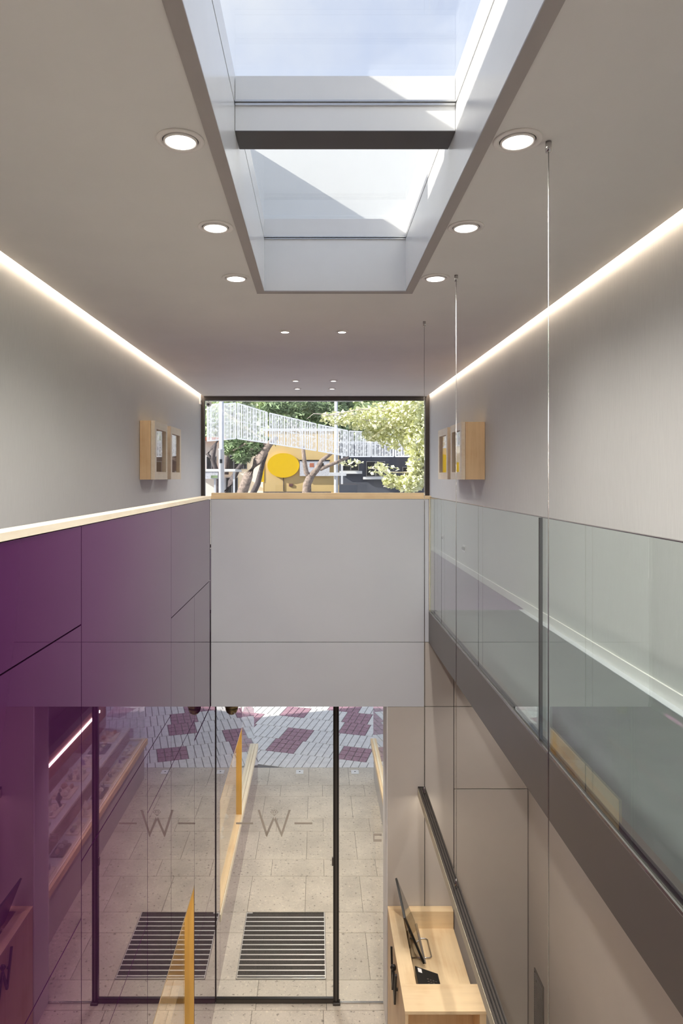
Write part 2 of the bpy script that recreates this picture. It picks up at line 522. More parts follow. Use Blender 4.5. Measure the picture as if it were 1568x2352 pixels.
B('glazing_bead', M['chrome'], sky_t, (SX0, SX1, SY1 - .010, SY1, ZG1 - .010, ZG1 - .003), (SX0, SX1, SY1 - .014, SY1, ZG1 + .002, ZG1 + .008))
BY0, BY1, BZ = 3.055, 3.221, 6.425
cb = B('cross_beam', M['lining'], sky_t, (SX0 + .002, SX1 - .002, BY0, BY1, BZ + .004, ZG2 - .012))
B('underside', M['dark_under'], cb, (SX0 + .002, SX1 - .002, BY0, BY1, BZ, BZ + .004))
B('bead', M['chrome'], cb, (SX0 + .002, SX1 - .002, BY0 - .010, BY0, ZG1 - .012, ZG1 - .003), (SX0 + .002, SX1 - .002, BY0 - .014, BY0, ZG1 + .002, ZG1 + .010))
B('glass_pane', M['pane'], sky_t, (SX0 - T, SX1 + T, SY0 - T, BY1 - .085, ZG2 + .002, ZG2 + .014))
B('glass_pane', M['pane'], sky_t, (SX0 - T, SX1 + T, BY1 - .080, SY1 + T, ZG2 + .002, ZG2 + .014))
# on the roof: white wall behind the skylight; unseen stepped shadow caster added on its left
structure(B('wall_roof_rear', M['white'], None, (-3.2, 3.2, 4.95, 5.15, ZC + .42, 7.70)), 'white rendered roof wall seen through the far skylight pane', 'wall')
structure(B('wall_shadow_caster', M['white'], None, (-0.80, -0.60, -2.0, 3.45, ZC + .42, 7.198), (-0.80, -0.60, 3.45, 4.95, ZC + .42, 7.355)), 'unseen stepped wall added on the roof to cast shade into the skylight', 'wall')

# ------------------------------------------------------------------ downlights
def downlight(r, name='ceiling_downlight'):
    t = thing(name, 'round recessed downlight', 'downlight', (0, 0, 0))
    MB().lathe((0, 0, 0), [(r * 0.75, 0.0), (r * 0.985, 0.0), (r, -0.003), (r * 0.97, -0.007), (r * 0.76, -0.006), (r * 0.75, -0.002)], 40).build('outer_trim', M['trim_paint'], t)
    MB().lathe((0, 0, 0), [(r * 0.60, -0.001), (r * 0.75, -0.0015), (r * 0.735, -0.0035), (r * 0.60, -0.003)], 40).build('shadow_gap', M['joint'], t)
    MB().lathe((0, 0, 0), [(r * 0.55, -0.001), (r * 0.71, -0.001), (r * 0.71, -0.010), (r * 0.645, -0.012), (r * 0.62, -0.006)], 40).build('inner_ring', M['trim_paint'], t)
    MB().lathe((0, 0, 0), [(r * 0.40, -0.001), (r * 0.625, -0.004), (r * 0.60, -0.010), (r * 0.3, -0.0105)], 40).build('lens', M['bright'], t)
    return t
big = downlight(0.094); small = downlight(0.058)
def lamp(parent, power, radius, spot=150, z=-0.03):
    l = bpy.data.lights.new('lamp', 'SPOT')
    l.energy = power; l.shadow_soft_size = radius; l.color = WARM
    l.spot_size = math.radians(spot); l.spot_blend = 1.0
    o = bpy.data.objects.new('lamp', l)
    COL.objects.link(o); o.parent = parent; o.location = (0, 0, z)
    return o
ROWN = ('nearest to the viewer', 'second', 'third')
used = {id(big): False, id(small): False}
def place_light(proto, x, y, z, label, group, power, radius, spot=150):
    if not used[id(proto)]:
        t = proto; used[id(proto)] = True
    else:
        t = copy_tree(proto)
        for ch in list(t.children):
            if ch.type == 'LIGHT': bpy.data.objects.remove(ch, do_unlink=True)
    t.location = (x, y, z)
    tag(t, label, 'downlight', group)
    lamp(t, power, radius, spot)
    return t
for i, y in enumerate((2.64, 3.554, 4.462)):
    w = ('largest, nearest the viewer', 'the middle one of three', 'the farthest of three')[i]
    place_light(big, -0.536, y, ZC, 'large round downlight left of the skylight, ' + w, 'large downlights beside the skylight', K_DOWN, 0.06)
    place_light(big, 0.791, y, ZC, 'large round downlight right of the skylight, ' + w, 'large downlights beside the skylight', K_DOWN, 0.06)
for i, y in enumerate((1.73, 0.82, -0.10, -1.5)):
    for x, sd in ((-0.536, 'left'), (0.791, 'right')):
        place_light(big, x, y, ZC, 'large round downlight %s of the skylight above the viewer, %s behind the picture edge' % (sd, ('first', 'second', 'third', 'fourth')[i]), 'large downlights beside the skylight', K_DOWN, 0.06)
for y, ds in ((6.10, 'just past the skylight'), (9.20, 'in the row before the street window'), (10.02, 'in the row closest to the street window')):
    for x, sd in ((-0.288, 'left'), (0.230, 'right')):
        place_light(small, x, y, ZC, 'small round ceiling downlight %s, %s of its pair' % (ds, sd), 'small downlights', K_SMALL, 0.04)

# ------------------------------------------------------------------ upper floors
fl = structure(B('floor_mezzanine', M['floor_violet'], None, (XL, XR, D + .08, W - .02, ZF - .03, ZF)), 'violet grey floor of the upper room before the street window', 'floor')
structure(B('ceiling_entrance', M['white_panel'], None, (XL, XR, D + .08, W + .15, ZH, ZF - .03)), 'pale soffit and slab above the entrance passage', 'ceiling')
structure(B('floor_walkway_right', M['floor_dark'], None, (XB + .08, XR - .06, YB, D + .08, ZJ, ZF)), 'dark slate walkway floor behind the glass balustrade', 'floor')
structure(B('trim_1', M['white_panel'], None, (XR - .06, XR, YB, D + .08, ZJ, ZF + .004)), 'white margin strip along the walkway floor by the right wall', 'trim')
structure(B('floor_walkway_left', M['floor_violet'], None, (XL, XM - .08, YB, D + .08, ZJ, ZF)), 'violet grey walkway floor behind the purple parapet', 'floor')
structure(B('floor_landing', M['floor_violet'], None, (XM, XB, YB, -.25, ZJ, ZF)), 'upper landing floor where the viewer stands', 'floor')
structure(B('baseboard_right', M['white'], None, (XR - .012, XR, YB, W - .05, ZF + .004, ZF + .075)), 'white baseboard along the right wall of the walkway', 'baseboard')
structure(B('baseboard_left', M['white'], None, (XL, XL + .012, YB, W - .05, ZF, ZF + .075)), 'white baseboard along the left wall of the walkway', 'baseboard')

# ------------------------------------------------------------------ purple polished wall (panels with open joints)
PT = 0.018
pw_ = structure(B('wall_purple', M['joint'], None,
                  (XM - .07, XM - PT - .002, YB, 3.69, 0, ZP), (XM - .07, XM - PT - .002, 3.69, 5.105, 0, .60), (XM - .07, XM - PT - .002, 3.69, 5.105, 1.745, ZP),
                  (XM - .07, XM - PT - .002, 5.105, D, 0, ZP), (XM - .07, XM - PT - .002, D, 6.46, 0, ZH),
                  (XM - .07, XM - PT - .002, 6.46, 8.36, 0, .558), (XM - .07, XM - PT - .002, 6.46, 8.36, 1.735, ZH), (XM - .07, XM - PT - .002, 8.36, 10.62, 0, .558)),
                'polished purple glass panelled wall left of the void, mirroring the entrance', 'wall')
g = 0.003
def panel(y0, y1, z0, z1):
    B('panel', M['lacquer'], pw_, (XM - PT, XM, y0 + g, y1 - g, z0 + g, z1 - g))
for y0, y1, zs in ((YB, 0.9, (0, 1.745, 3.33, 4.267, ZP)), (0.9, 2.652, (0, 1.2, 2.395, 3.105, 4.267, ZP)),
                   (2.652, 3.69, (0, 1.2, 2.395, 3.33)), (3.69, 4.29, (1.745, 3.0, 3.33)), (2.652, 4.29, (3.33, ZP)),
                   (4.29, 5.105, (1.745, 3.0, 3.948)), (5.105, D - .002, (2.85, 3.948)), (4.29, D - .002, (3.948, ZP)),
                   (3.69, 5.105, (0, .60)), (5.105, DD - .004, (0, 1.2, ZH)), (DD + .012, 6.46, (0, ZH)),
                   (6.46, 8.36, (0, .56)), (6.46, 8.36, (1.735, ZH)), (8.36, 10.62, (0, .56))):
    for a, b in zip(zs[:-1], zs[1:]):
        panel(y0, y1, a, b)
# wooden cap on the purple parapet
cap = MB().box(-1.005, XM + .004, YB, D - .002, ZP + .001, ZP + .026)
structure(cap.build('trim_2', M['pale_y']), 'pale wooden handrail cap on the purple parapet', 'trim')

# ------------------------------------------------------------------ header and white parapet over the entrance
hd = structure(B('wall_header', M['joint'], None, (XM, .983, D + .014, D + .08, ZH, ZP)), 'pale grey panelled parapet wall above the entrance', 'wall')
XJ = (975 - VX) * KD
for x0, x1, z0, z1 in ((XM + .004, XJ, ZJ, ZP), (XJ, .983, ZJ, ZP), (XM + .004, XJ, ZH, ZJ)):
    B('panel', M['white_panel'], hd, (x0 + .002, x1 - .002, D, D + .014, z0 + (.0025 if z0 > ZH else 0), z1 - .0025))
structure(B('trim_3', M['birch_x'], None, (XM + .004, 1.003, D - .002, D + .10, ZP, ZP + .025), (XM + .008, XJ + .002, D + .004, D + .09, ZP + .025, ZP + .052)), 'wooden cap in two layers on the pale parapet below the street window', 'trim')
structure(B('trim_4', M['pale_y'], None, (.9845, 1.003, D, D + .08, ZF, ZP)), 'thin upright wooden edge strip where parapet meets glass balustrade', 'trim')

# ------------------------------------------------------------------ facing wall right of the entrance, with the hidden door
fw = structure(B('wall_front_right', M['joint'], None, (XRV, XR, D + .014, DD + .02, 0, ZH), (.983, XR, D + .014, D + .08, ZH, ZJ)), 'greige panelled wall right of the glass entrance', 'wall')
XD = (1042 - VX) * KD
ZDR = HC - (1812 - VY) * KD
for x0, x1, z0, z1 in ((XRV, XJ, 0, ZH), (XJ, XD, 0, ZH), (XJ, XD, ZH, ZJ), (XD, XR, ZDR, ZH), (XD, XR, ZH, ZJ)):
    B('panel', M['panel'], fw, (x0 + (.003 if x0 > XRV else 0), x1 - .003, D, D + .014, z0 + .003, z1 - .003))
structure(B('door_1', M['panel'], None, (XD + .004, XR - .006, D - .001, D + .013, 0.006, ZDR - .004)), 'flush hidden door of greige board in the wall beside the desk', 'door')
B('reveal', M['white'], fw, (XRV - .008, XRV, D + .006, DD + .02, 0, ZH))
# ------------------------------------------------------------------ glass entrance front
KE = DD / F
def ex(px): return (px - VX) * KE
def ez(py): return HC - (py - VY) * KE
dr = thing('door_2', 'frameless glass entrance door with black post and etched W emblem', 'door', (ex(635), DD, 0), None, 'structure')
B('glass_leaf', M['pane'], dr, (XM + .006, ex(765), DD, DD + .010, .052, ZH + .02))
B('post', M['black'], dr, (ex(765), ex(778), DD - .012, DD + .030, .022, ZH + .02))
B('post_groove', M['beam'], dr, (ex(770.5), ex(772.5), DD - .0135, DD - .012, .03, ZH + .01))
B('bottom_rail', M['black'], dr, (XM + .006, ex(765), DD - .008, DD + .018, .040, .052))
B('bottom_shoe', M['darkframe'], dr, (XM + .006, ex(765), DD - .006, DD + .016, .006, .040))
pv = MB().cbox(ex(764), ex(781), DD - .030, DD + .030, .001, .022, .004).build('pivot', M['darkframe'], dr)
B('edge_seal', M['black'], dr, (XM + .001, XM + .006, DD - .004, DD + .014, .006, ZH + .02))
B('lock', M['beam'], dr, (ex(762), ex(765), DD - .006, DD + .016, ez(1988), ez(1970)))
# etched emblem: W, little cut diamond, two dashes
YE = DD - .0016
def flat_poly(mb, pts):
    mb.prism([(ex(x), ez(y)) for x, y in pts], 'y', YE, YE + .0014)
em = MB()
flat_poly(em, [(591.5, 1860), (596.5, 1860), (613.5, 1912), (612.5, 1923), (610, 1919)])
flat_poly(em, [(612.5, 1923), (611.5, 1912.5), (627.5, 1876), (629.5, 1883)])
flat_poly(em, [(632.5, 1876), (646, 1911), (646.8, 1923), (629.5, 1883)])
flat_poly(em, [(646.8, 1923), (646, 1911), (662.5, 1860), (667.5, 1860), (648.5, 1918)])
emb = em.build('emblem_letter', M['etch'], dr)
dsh = MB()
flat_poly(dsh, [(542, 1888.8), (581, 1888.8), (581, 1893.2), (542, 1893.2)])
flat_poly(dsh, [(676, 1888.8), (717, 1888.8), (717, 1893.2), (676, 1893.2)])
dsh.build('emblem_dash', M['etch'], dr)
dm = MB()
def dline(a, b):
    p, q = Vector((ex(a[0]), YE, ez(a[1]))), Vector((ex(b[0]), YE, ez(b[1])))
    dm.bar(p, q, .0032, .0014, up=(0, 1, 0))
gem = [(621, 1865), (625, 1860), (634.5, 1860), (638.5, 1865), (629.7, 1873.5)]
for i in range(5): dline(gem[i], gem[(i + 1) % 5])
for a, b in (((621, 1865), (638.5, 1865)), ((625, 1860), (626.5, 1865)), ((634.5, 1860), (633, 1865)), ((629.7, 1860), (626.5, 1865)), ((629.7, 1860), (633, 1865)), ((626.5, 1865), (629.7, 1873.5)), ((633, 1865), (629.7, 1873.5))):
    dline(a, b)
dm.build('emblem_diamond', M['etch'], dr)
fg = thing('window_2', 'fixed narrow glass pane between black door post and greige wall', 'window', (ex(830), DD, 0), None, 'structure')
B('glass_pane', M['pane'], fg, (ex(778.5), XRV - .009, DD, DD + .010, .012, ZH + .02))
B('floor_channel', M['chrome'], fg, (ex(778.5), XRV - .009, DD - .004, DD + .014, .001, .012))
mk = MB()
for y0, y1 in ((1914.5, 1919.5), (1927.5, 1933)):
    flat_poly(mk, [(857, y0), (876, y0), (876, y1), (857, y1)])
flat_poly(mk, [(857, 1919.5), (859.5, 1919.5), (859.5, 1927.5), (857, 1927.5)])
mk.build('safety_marking', M['etch'], fg)
# dome camera under the header
c = at(532, 1623, 6.03)
dc = thing('dome_camera', 'small olive bronze dome camera under the header by the purple wall', 'security camera', (c.x, 6.03, ZH))
MB().lathe((c.x, 6.03, ZH), [(.05, 0), (.064, -.002), (.064, -.050), (.058, -.056)], 28).build('mount_ring', M['brass'], dc)
MB().lathe((c.x, 6.03, ZH - .056), [(.057, 0), (.055, -.022), (.046, -.044), (.028, -.062), (.008, -.070)], 28).build('dome', M['brass'], dc)
MB().lathe((c.x + .024, 5.994, ZH - .098), [(.001, -.010), (.009, -.010), (.009, .012), (.001, .012)], 14, 'y').build('lens', M['chrome'], dc)
# soffit downlights that light the passage
for i, (x, y) in enumerate(((.0, 6.75), (.0, 8.1), (.0, 9.5))):
    place_light(small, x, y, ZH, 'small round downlight in the soffit over the entrance passage, %s from the glass door' % ('first', 'second', 'third')[i], 'soffit downlights', K_SOFFIT, .04, 130)

# ------------------------------------------------------------------ walkway beam and glass balustrade
bm_ = structure(B('beam', M['beam'], None, (XB, XB + .08, YB, D - .002, ZJ - .002, ZF)), 'long bronze grey edge beam of the right walkway', 'beam')
bal = thing('glass_balustrade', 'frameless greenish glass balustrade of the right walkway in two panes', 'balustrade', (.9955, 3.0, ZF))
XGA, XGB, YJ, ZT = .989, 1.003, 2.983, 4.672
B('glass_panel', M['glass'], bal, (XGA, XGB, YJ + .005, D - .004, ZF + .004, ZT))
B('glass_panel', M['glass'], bal, (XGA, XGB, -.6, YJ - .005, ZF + .004, ZT))
B('joint_seal', M['black'], bal, (XGA - .0005, XGB + .0005, YJ - .0048, YJ + .0048, ZF + .004, ZT - .002))
B('base_channel', M['channel'], bal, (XB + .001, XGA - .001, -.6, D - .004, ZF + .001, ZF + .012))
B('base_channel', M['joint'], bal, (XGB + .001, XGB + .012, -.6, D - .004, ZF + .001, ZF + .02))
B('top_edge', M['channel'], bal, (XGA, XGB, -.6, D - .004, ZT + .0005, ZT + .004))
# under-walkway downlights (light patches on the greige wall)
for i, y in enumerate((5.3, 4.2, 2.8, 1.2)):
    place_light(small, 1.45, y, ZJ, 'small round downlight under the right walkway, %s from the hidden door' % ('first', 'second', 'third', 'fourth')[i], 'downlights under the walkway', K_UNDER, .04, 120)

# ------------------------------------------------------------------ suspended linear lamp
PX0, PX1, PZ0, PZ1, PY0, PY1 = .881, .946, 2.068, 2.150, 1.6, 5.835
pl = thing('pendant_lamp', 'long slim dark linear pendant lamp hung on three thin steel cables', 'pendant lamp', (.915, 3.7, PZ0))
bd = B('profile', M['darkframe'], pl, (PX0 + .002, PX1, PY0, PY1, PZ0 + .006, PZ1))
for k in range(3):
    x = PX0 + .014 + k * .018
    B('rib', M['black'], bd, (x, x + .006, PY0, PY1, PZ1, PZ1 + .005))
B('side_bounce_tone', M['bounce_side'], pl, (PX0, PX0 + .002, PY0, PY1, PZ0, PZ1 - .012))  # thin cream sheet stands for bounce light on the dark profile
B('diffuser', M['pend'], pl, (PX0 + .006, PX1 - .004, PY0 + .01, PY1 - .01, PZ0 + .001, PZ0 + .006))
B('end_cap', M['black'], pl, (PX0, PX1, PY1, PY1 + .006, PZ0, PZ1 + .005))
for y, px in ((2.65, 1260), (4.404, 1047), (5.71, 972)):
    x = .916
    cb_ = MB().tube([(x, y, PZ1 + .06), (x, y, ZC - .04)], .0021, 8).build('cable', M['chrome'], pl)
    MB().lathe((x, y, ZC - .042), [(.004, 0), (.012, .001), (.012, .041), (.004, .0415)], 16).build('ceiling_cap', M['chrome'], cb_)
    MB().tube([(x, y, PZ1 + .006), (x, y, PZ1 + .02), (x, y, PZ1 + .03), (x, y, PZ1 + .062)], [.009, .009, .005, .004], 10).build('gripper', M['chrome'], cb_)

# ------------------------------------------------------------------ reception desk
X0, X1, Y0, Y1 = .622, 1.182, 4.71, 5.868
ZL, ZW = 1.097, .950
dk = thing('reception_desk', 'birch plywood reception desk with raised ledge and black W handle', 'desk', ((X0 + X1) / 2, 5.3, 0))
B('side_panel', M['birch_z'], dk, (X0, X0 + .022, Y0 + .002, Y1, .0, ZL - .022))
B('ledge', M['birch_y'], dk, (X0 - .002, X0 + .115, Y0 + .255, Y1 - .075, ZL - .022, ZL))
B('ledge', M['birch_x'], dk, (X0 - .002, X1 + .012, Y0, Y0 + .2545, ZL - .022, ZL))
B('ledge', M['birch_x'], dk, (X0 - .002, X1, Y1 - .0745, Y1, ZL - .022, ZL))
B('upstand', M['birch_y'], dk, (X0 + .095, X0 + .113, Y0 + .256, Y1 - .076, ZW, ZL - .022))
B('upstand', M['birch_x'], dk, (X0 + .115, X1, Y1 - .074, Y1 - .056, ZW, ZL - .022))
B('upstand', M['birch_x'], dk, (X0 + .115, X1, Y0 + .236, Y0 + .254, ZW, ZL - .022))
B('worktop', M['birch_y'], dk, (X0 + .022, X1, Y0 + .236, Y1 - .056, ZW - .025, ZW - .0005))
B('back_panel', M['birch_z'], dk, (X0 + .022, X1, Y1 - .030, Y1 - .012, 0, ZW - .026))
B('end_panel', M['birch_z'], dk, (X0 + .022, X1 - .02, Y0 + .218, Y0 + .236, 0, ZL - .023))
B('end_panel', M['birch_z'], dk, (X1 - .035, X1 + .010, Y0 + .004, Y0 + .217, 0, ZL - .023))
B('shelf', M['birch_x'], dk, (X0 + .023, X1 - .036, Y0 + .015, Y0 + .217, .62, .64))
# W handle on the outer face, strokes of black bar
wz, wy = .915, 5.265
hn = MB()
def stroke(ya, za, yb, zb):
    hn.bar((X0 - .018, ya, za), (X0 - .018, yb, zb), .018, .016, up=(1, 0, 0))
stroke(wy + .155, wz + .14, wy + .075, wz - .14); stroke(wy + .075, wz - .14, wy + .0, wz + .05)
stroke(wy + .0, wz + .05, wy - .075, wz - .14); stroke(wy - .075, wz - .14, wy - .155, wz + .14)
for yy, zz in ((wy + .115, wz), (wy - .115, wz)):
    hn.box(X0 - .018, X0, yy - .008, yy + .008, zz - .008, zz + .008)
hnd = hn.build('handle', M['black'], dk)
tag(hnd, 'black W shaped handle on the outer face')
MB().lathe((X0 - .02, wy, wz + .085), [(.004, -.010), (.024, -.008), (.024, .008), (.004, .010)], 6, 'y').build('diamond', M['black'], hnd)

# monitor
mt = thing('computer_monitor', 'slim black computer monitor tilted back on the birch desk', 'monitor', (.80, 5.52, ZW))
tf, tn, bn, bf = Vector((.690, 5.775, 1.40)), Vector((.698, 5.265, 1.392)), Vector((.856, 5.300, 1.006)), Vector((.848, 5.795, 1.012))
nrm = (bn - tn).cross(tf - tn).normalized()
if nrm.x < 0: nrm = -nrm
back = -nrm * .016
MB().rings([[tf + back, tn + back, bn + back, bf + back], [tf, tn, bn, bf]]).build('housing', M['plastic'], mt)
ctr = (tf + tn + bn + bf) / 4
ins = lambda p: ctr + (p - ctr) * .955 + nrm * .0005
MB().rings([[ins(p) for p in (tf, tn, bn, bf)], [ins(p) + nrm * .001 for p in (tf, tn, bn, bf)]]).build('screen', M['screen'], mt)
B('chin', M['chrome'], mt, (bn.x - .006, bn.x + .010, 5.31, 5.78, .992, 1.004))
loop = [(.775, 5.43, ZW + .006), (.915, 5.43, ZW + .006), (.932, 5.447, ZW + .006), (.932, 5.643, ZW + .006), (.915, 5.66, ZW + .006), (.775, 5.66, ZW + .006), (.762, 5.647, ZW + .006), (.762, 5.443, ZW + .006), (.775, 5.43, ZW + .006)]
MB().tube(loop, .006, 8).build('stand_base', M['chrome'], mt)
MB().tube([(.765, 5.545, ZW + .008), (.755, 5.545, 1.10), (.770, 5.545, 1.19)], .012, 10).build('stand_neck', M['chrome'], mt)
# telephone
ph = thing('desk_telephone', 'black desk telephone with a white label beside the monitor', 'telephone', (.86, 5.12, ZW))
def wedge(x0, x1, y0, y1, zb, z_lo, z_hi):
    return MB().rings([[(x0, y0, zb), (x1, y0, zb), (x1, y1, zb), (x0, y1, zb)], [(x0, y0, z_hi), (x1, y0, z_lo), (x1, y1, z_lo), (x0, y1, z_hi)]])
pb = wedge(.765, .945, 5.035, 5.235, ZW + .001, ZW + .022, ZW + .085).build('body', M['plastic'], ph)
MB().rings([[(.757, 4.985, ZW + .03), (.925, 4.985, ZW + .02), (.925, 5.030, ZW + .02), (.757, 5.030, ZW + .03)], [(.760, 4.992, ZW + .110), (.920, 4.992, ZW + .050), (.920, 5.026, ZW + .050), (.760, 5.026, ZW + .110)]]).build('handset', M['plastic'], ph)
B('cradle', M['plastic'], ph, (.80, .90, 4.995, 5.034, ZW + .001, ZW + .022))
def zt(x): return ZW + .085 + (x - .765) / (.945 - .765) * (.022 - .085)
MB().rings([[(.785, 5.18, zt(.785)), (.815, 5.18, zt(.815)), (.815, 5.222, zt(.815)), (.785, 5.222, zt(.785))], [(.785, 5.18, zt(.785) + .002), (.815, 5.18, zt(.815) + .002), (.815, 5.222, zt(.815) + .002), (.785, 5.222, zt(.785) + .002)]]).build('label_card', M['paper'], pb)
for r in range(4):
    for k in range(3):
        x, y = .845 + r * .021, 5.075 + k * .024
        B('key', M['darkframe'], pb, (x, x + .013, y, y + .015, zt(x + .013) - .002, zt(x) + .003))

# vent grille on the lower side wall
vg = thing('vent_grille', 'slatted metal vent grille low on the greige side wall', 'vent grille', (XR, 5.58, .1))
GY0, GY1, GZ0, GZ1 = 5.465, 5.690, .10, .690
B('frame', M['channel'], vg, (XR - .010, XR - .001, GY0, GY1, GZ0, GZ0 + .015), (XR - .010, XR - .001, GY0, GY1, GZ1 - .015, GZ1), (XR - .010, XR - .001, GY0, GY0 + .015, GZ0 + .015, GZ1 - .015), (XR - .010, XR - .001, GY1 - .015, GY1, GZ0 + .015, GZ1 - .015))
B('backing', M['joint'], vg, (XR - .003, XR - .001, GY0 + .015, GY1 - .015, GZ0 + .015, GZ1 - .015))
for k in range(28):
    z = GZ0 + .020 + k * .0196
    B('slat', M['grille'], vg, (XR - .011, XR - .004, GY0 + .015, GY1 - .015, z, z + .010))
B('knob', M['chrome'], vg, (XR - .016, XR - .010, 5.62, 5.632, .615, .627))

# wall sockets
for px, py, lab in ((1067, 1260, 'white double wall socket low on the right wall, nearer one'), (1018, 1235, 'white wall socket low on the right wall, farther one')):
    y = F * XR / (px - VX); z = HC - (py - VY) * y / F
    t = thing('wall_socket', lab, 'socket', (XR, y, z), 'wall sockets')
    B('plate', M['white'], t, (XR - .010, XR - .001, y - .075 if px == 1067 else y - .04, y + .075 if px == 1067 else y + .04, z - .042, z + .042))
    for dy in ((-.036, .036) if px == 1067 else (0,)):
        MB().lathe((XR - .0105, y + dy, z), [(.0, -.02), (.02, -.018), (.02, .018), (.0, .02)], 12, 'y').build('outlet', M['channel'], t)

# ------------------------------------------------------------------ wall cabinets upstairs
def cabinet(side, y0, y1, depth, z0, z1, label):
    xw = XL if side < 0 else XR
    s = 1 if side < 0 else -1
    X = lambda d: xw + s * d
    t = thing('display_cabinet', label, 'display cabinet', (X(depth / 2), (y0 + y1) / 2, z0), 'wall display cabinets upstairs')
    def bx(name, mat, d0, d1, a0, a1, c0, c1, par=t):
        return B(name, mat, par, (X(d0), X(d1), a0, a1, c0, c1))
    th = .018
    bx('side_panel', M['birch_z'], .004, depth - .045, y0, y0 + th, z0, z1)
    bx('side_panel', M['birch_z'], .004, depth - .045, y1 - th, y1, z0, z1)
    bx('top_panel', M['birch_y'], .004, depth - .045, y0 + th, y1 - th, z1 - th, z1)
    bx('bottom_panel', M['birch_y'], .004, depth - .045, y0 + th, y1 - th, z0, z0 + th)
    bx('back_panel', M['birch_z'], .004, .012, y0 + th, y1 - th, z0 + th, z1 - th)
    fw_ = .075
    f = B('door', M['pale_y'], t, (X(depth - .041), X(depth), y0, y0 + fw_, z0, z1), (X(depth - .041), X(depth), y1 - fw_, y1, z0, z1),
          (X(depth - .041), X(depth), y0 + fw_, y1 - fw_, z0, z0 + .085), (X(depth - .041), X(depth), y0 + fw_, y1 - fw_, z1 - .085, z1))
    bx('pane', M['pane'], depth - .028, depth - .022, y0 + fw_, y1 - fw_, z0 + .085, z1 - .085, f)
    bx('shelf', M['pane'], .014, depth - .05, y0 + th + .002, y1 - th - .002, (z0 + z1) / 2 - .004, (z0 + z1) / 2 + .004)
    return t
cabinet(-1, 7.19, 7.80, .165, 4.824, 5.458, 'birch display cabinet on the left wall, nearer of the two')
cabinet(-1, 7.98, 8.58, .165, 4.824, 5.458, 'birch display cabinet on the left wall, next to the street window')
cabinet(1, 7.37, 7.97, .262, 4.824, 5.458, 'birch display cabinet on the right wall, nearer of the two')
cabinet(1, 8.16, 8.78, .262, 4.824, 5.458, 'birch display cabinet on the right wall, next to the street window')
# small white sensor beside the window
s_ = at(459, 922, 10.9)
t = thing('wall_sensor', 'small white motion sensor at the top of the left wall', 'sensor', (XL, 10.86, s_.z))
MB().cbox(XL + .001, XL + .03, 10.82, 10.90, s_.z - .05, s_.z + .05, .006).build('case', M['white'], t)
B('lens', M['channel'], t, (XL + .03, XL + .033, 10.84, 10.88, s_.z - .02, s_.z + .01))

# ------------------------------------------------------------------ street window
ZW0, ZW1 = ZF + .02, HC - (912 - VY) * W / F
wd = thing('window_3', 'wide street window with dark frame and roller blind box', 'window', (0, W, ZW0), None, 'structure')
wx0, wx1 = (463 - VX) * W / F, (983.5 - VX) * W / F
B('frame', M['darkframe'], wd, (XL, wx0 + .052, W - .03, W + .05, ZW0, ZC + .2))
B('frame', M['darkframe'], wd, (wx1 - .055, XR, W - .03, W + .05, ZW0, ZC + .2))
B('frame', M['darkframe'], wd, (wx0 + .052, wx1 - .055, W - .03, W + .05, ZW0, ZW0 + .05))
B('blind_box', M['darkframe'], wd, (wx0 + .052, wx1 - .055, W - .06, W + .05, ZW1 - .058, ZC + .2))
B('blind_edge', M['beam'], wd, (wx0 + .052, wx1 - .055, W - .062, W - .060, ZW1 - .035, ZW1 - .030))
B('glass_pane', M['pane'], wd, (wx0 + .052, wx1 - .055, W, W + .012, ZW0 + .05, ZW1 - .058))
# facade around the opening, towards the street
structure(B('wall_facade', M['white'], None, (-9, XL - .15, W - .1, W + .15, 0, 7.2), (XR + .15, 9, W - .1, W + .15, 0, 7.2), (XL - .15, XR + .15, W + .06, W + .2, ZC - .0, 7.2)), 'white street front of the building around the window', 'wall')
structure(B('canopy', M['white'], None, (-3, .8, W + .2, W + .55, ZC - .02, ZC + .05)), 'thin white canopy over the street window', 'canopy')

# ------------------------------------------------------------------ wooden display niche in the purple wall
def niche(y0, y1, z0, z1, label, depth=.30):
    xi = XM - .002
    t = thing('wall_niche', label, 'display niche', (xi, (y0 + y1) / 2, z0), 'display niches in the purple wall')
    B('back_panel', M['birch_z'], t, (xi - depth - .02, xi - depth, y0, y1, z0, z1))
    B('jamb', M['amber_z'], t, (xi - .075, xi, y1 - .020, y1 - .001, z0 + .02, z1 - .02))
    B('jamb', M['amber_z'], t, (xi - depth, xi - .078, y1 - .020, y1 - .001, z0 + .02, z1 - .02))
    B('jamb', M['amber_z'], t, (xi - depth, xi, y0 + .001, y0 + .020, z0 + .02, z1 - .02))
    B('top_board', M['birch_y'], t, (xi - depth, xi, y0 + .001, y1 - .001, z1 - .02, z1 - .001))
    B('bottom_board', M['birch_y'], t, (xi - depth, xi, y0 + .001, y1 - .001, z0 + .001, z0 + .02))
    B('shelf', M['birch_y'], t, (xi - depth, xi - .10, y0 + .021, y1 - .021, z0 + .38, z0 + .395))
    B('pane', M['pane'], t, (xi - .040, xi - .034, y0 + .021, y1 - .021, z0 + .021, z1 - .021))
    B('led_strip', M['led'], t, (xi - .20, xi - .18, y0 + .06, y1 - .06, z1 - .026, z1 - .0205))
    return t
niche(3.69, 5.105, .60, 1.745, 'birch lined display niche in the purple wall inside the shop')
niche(6.46, 8.36, .634, 1.735, 'amber wood lined display niche in the purple wall outside the glass door')
sr = thing('display_sill', 'pale wooden sill rail along the purple wall outside the glass door', 'sill', (-.97, 8.5, .60))
B('rail', M['pale_y'], sr, (-.966, XM + .006, 6.465, 10.62, .560, .630))
B('rail', M['pale_y'], sr, (-1.024, -.970, 6.465, 10.62, .560, .632))
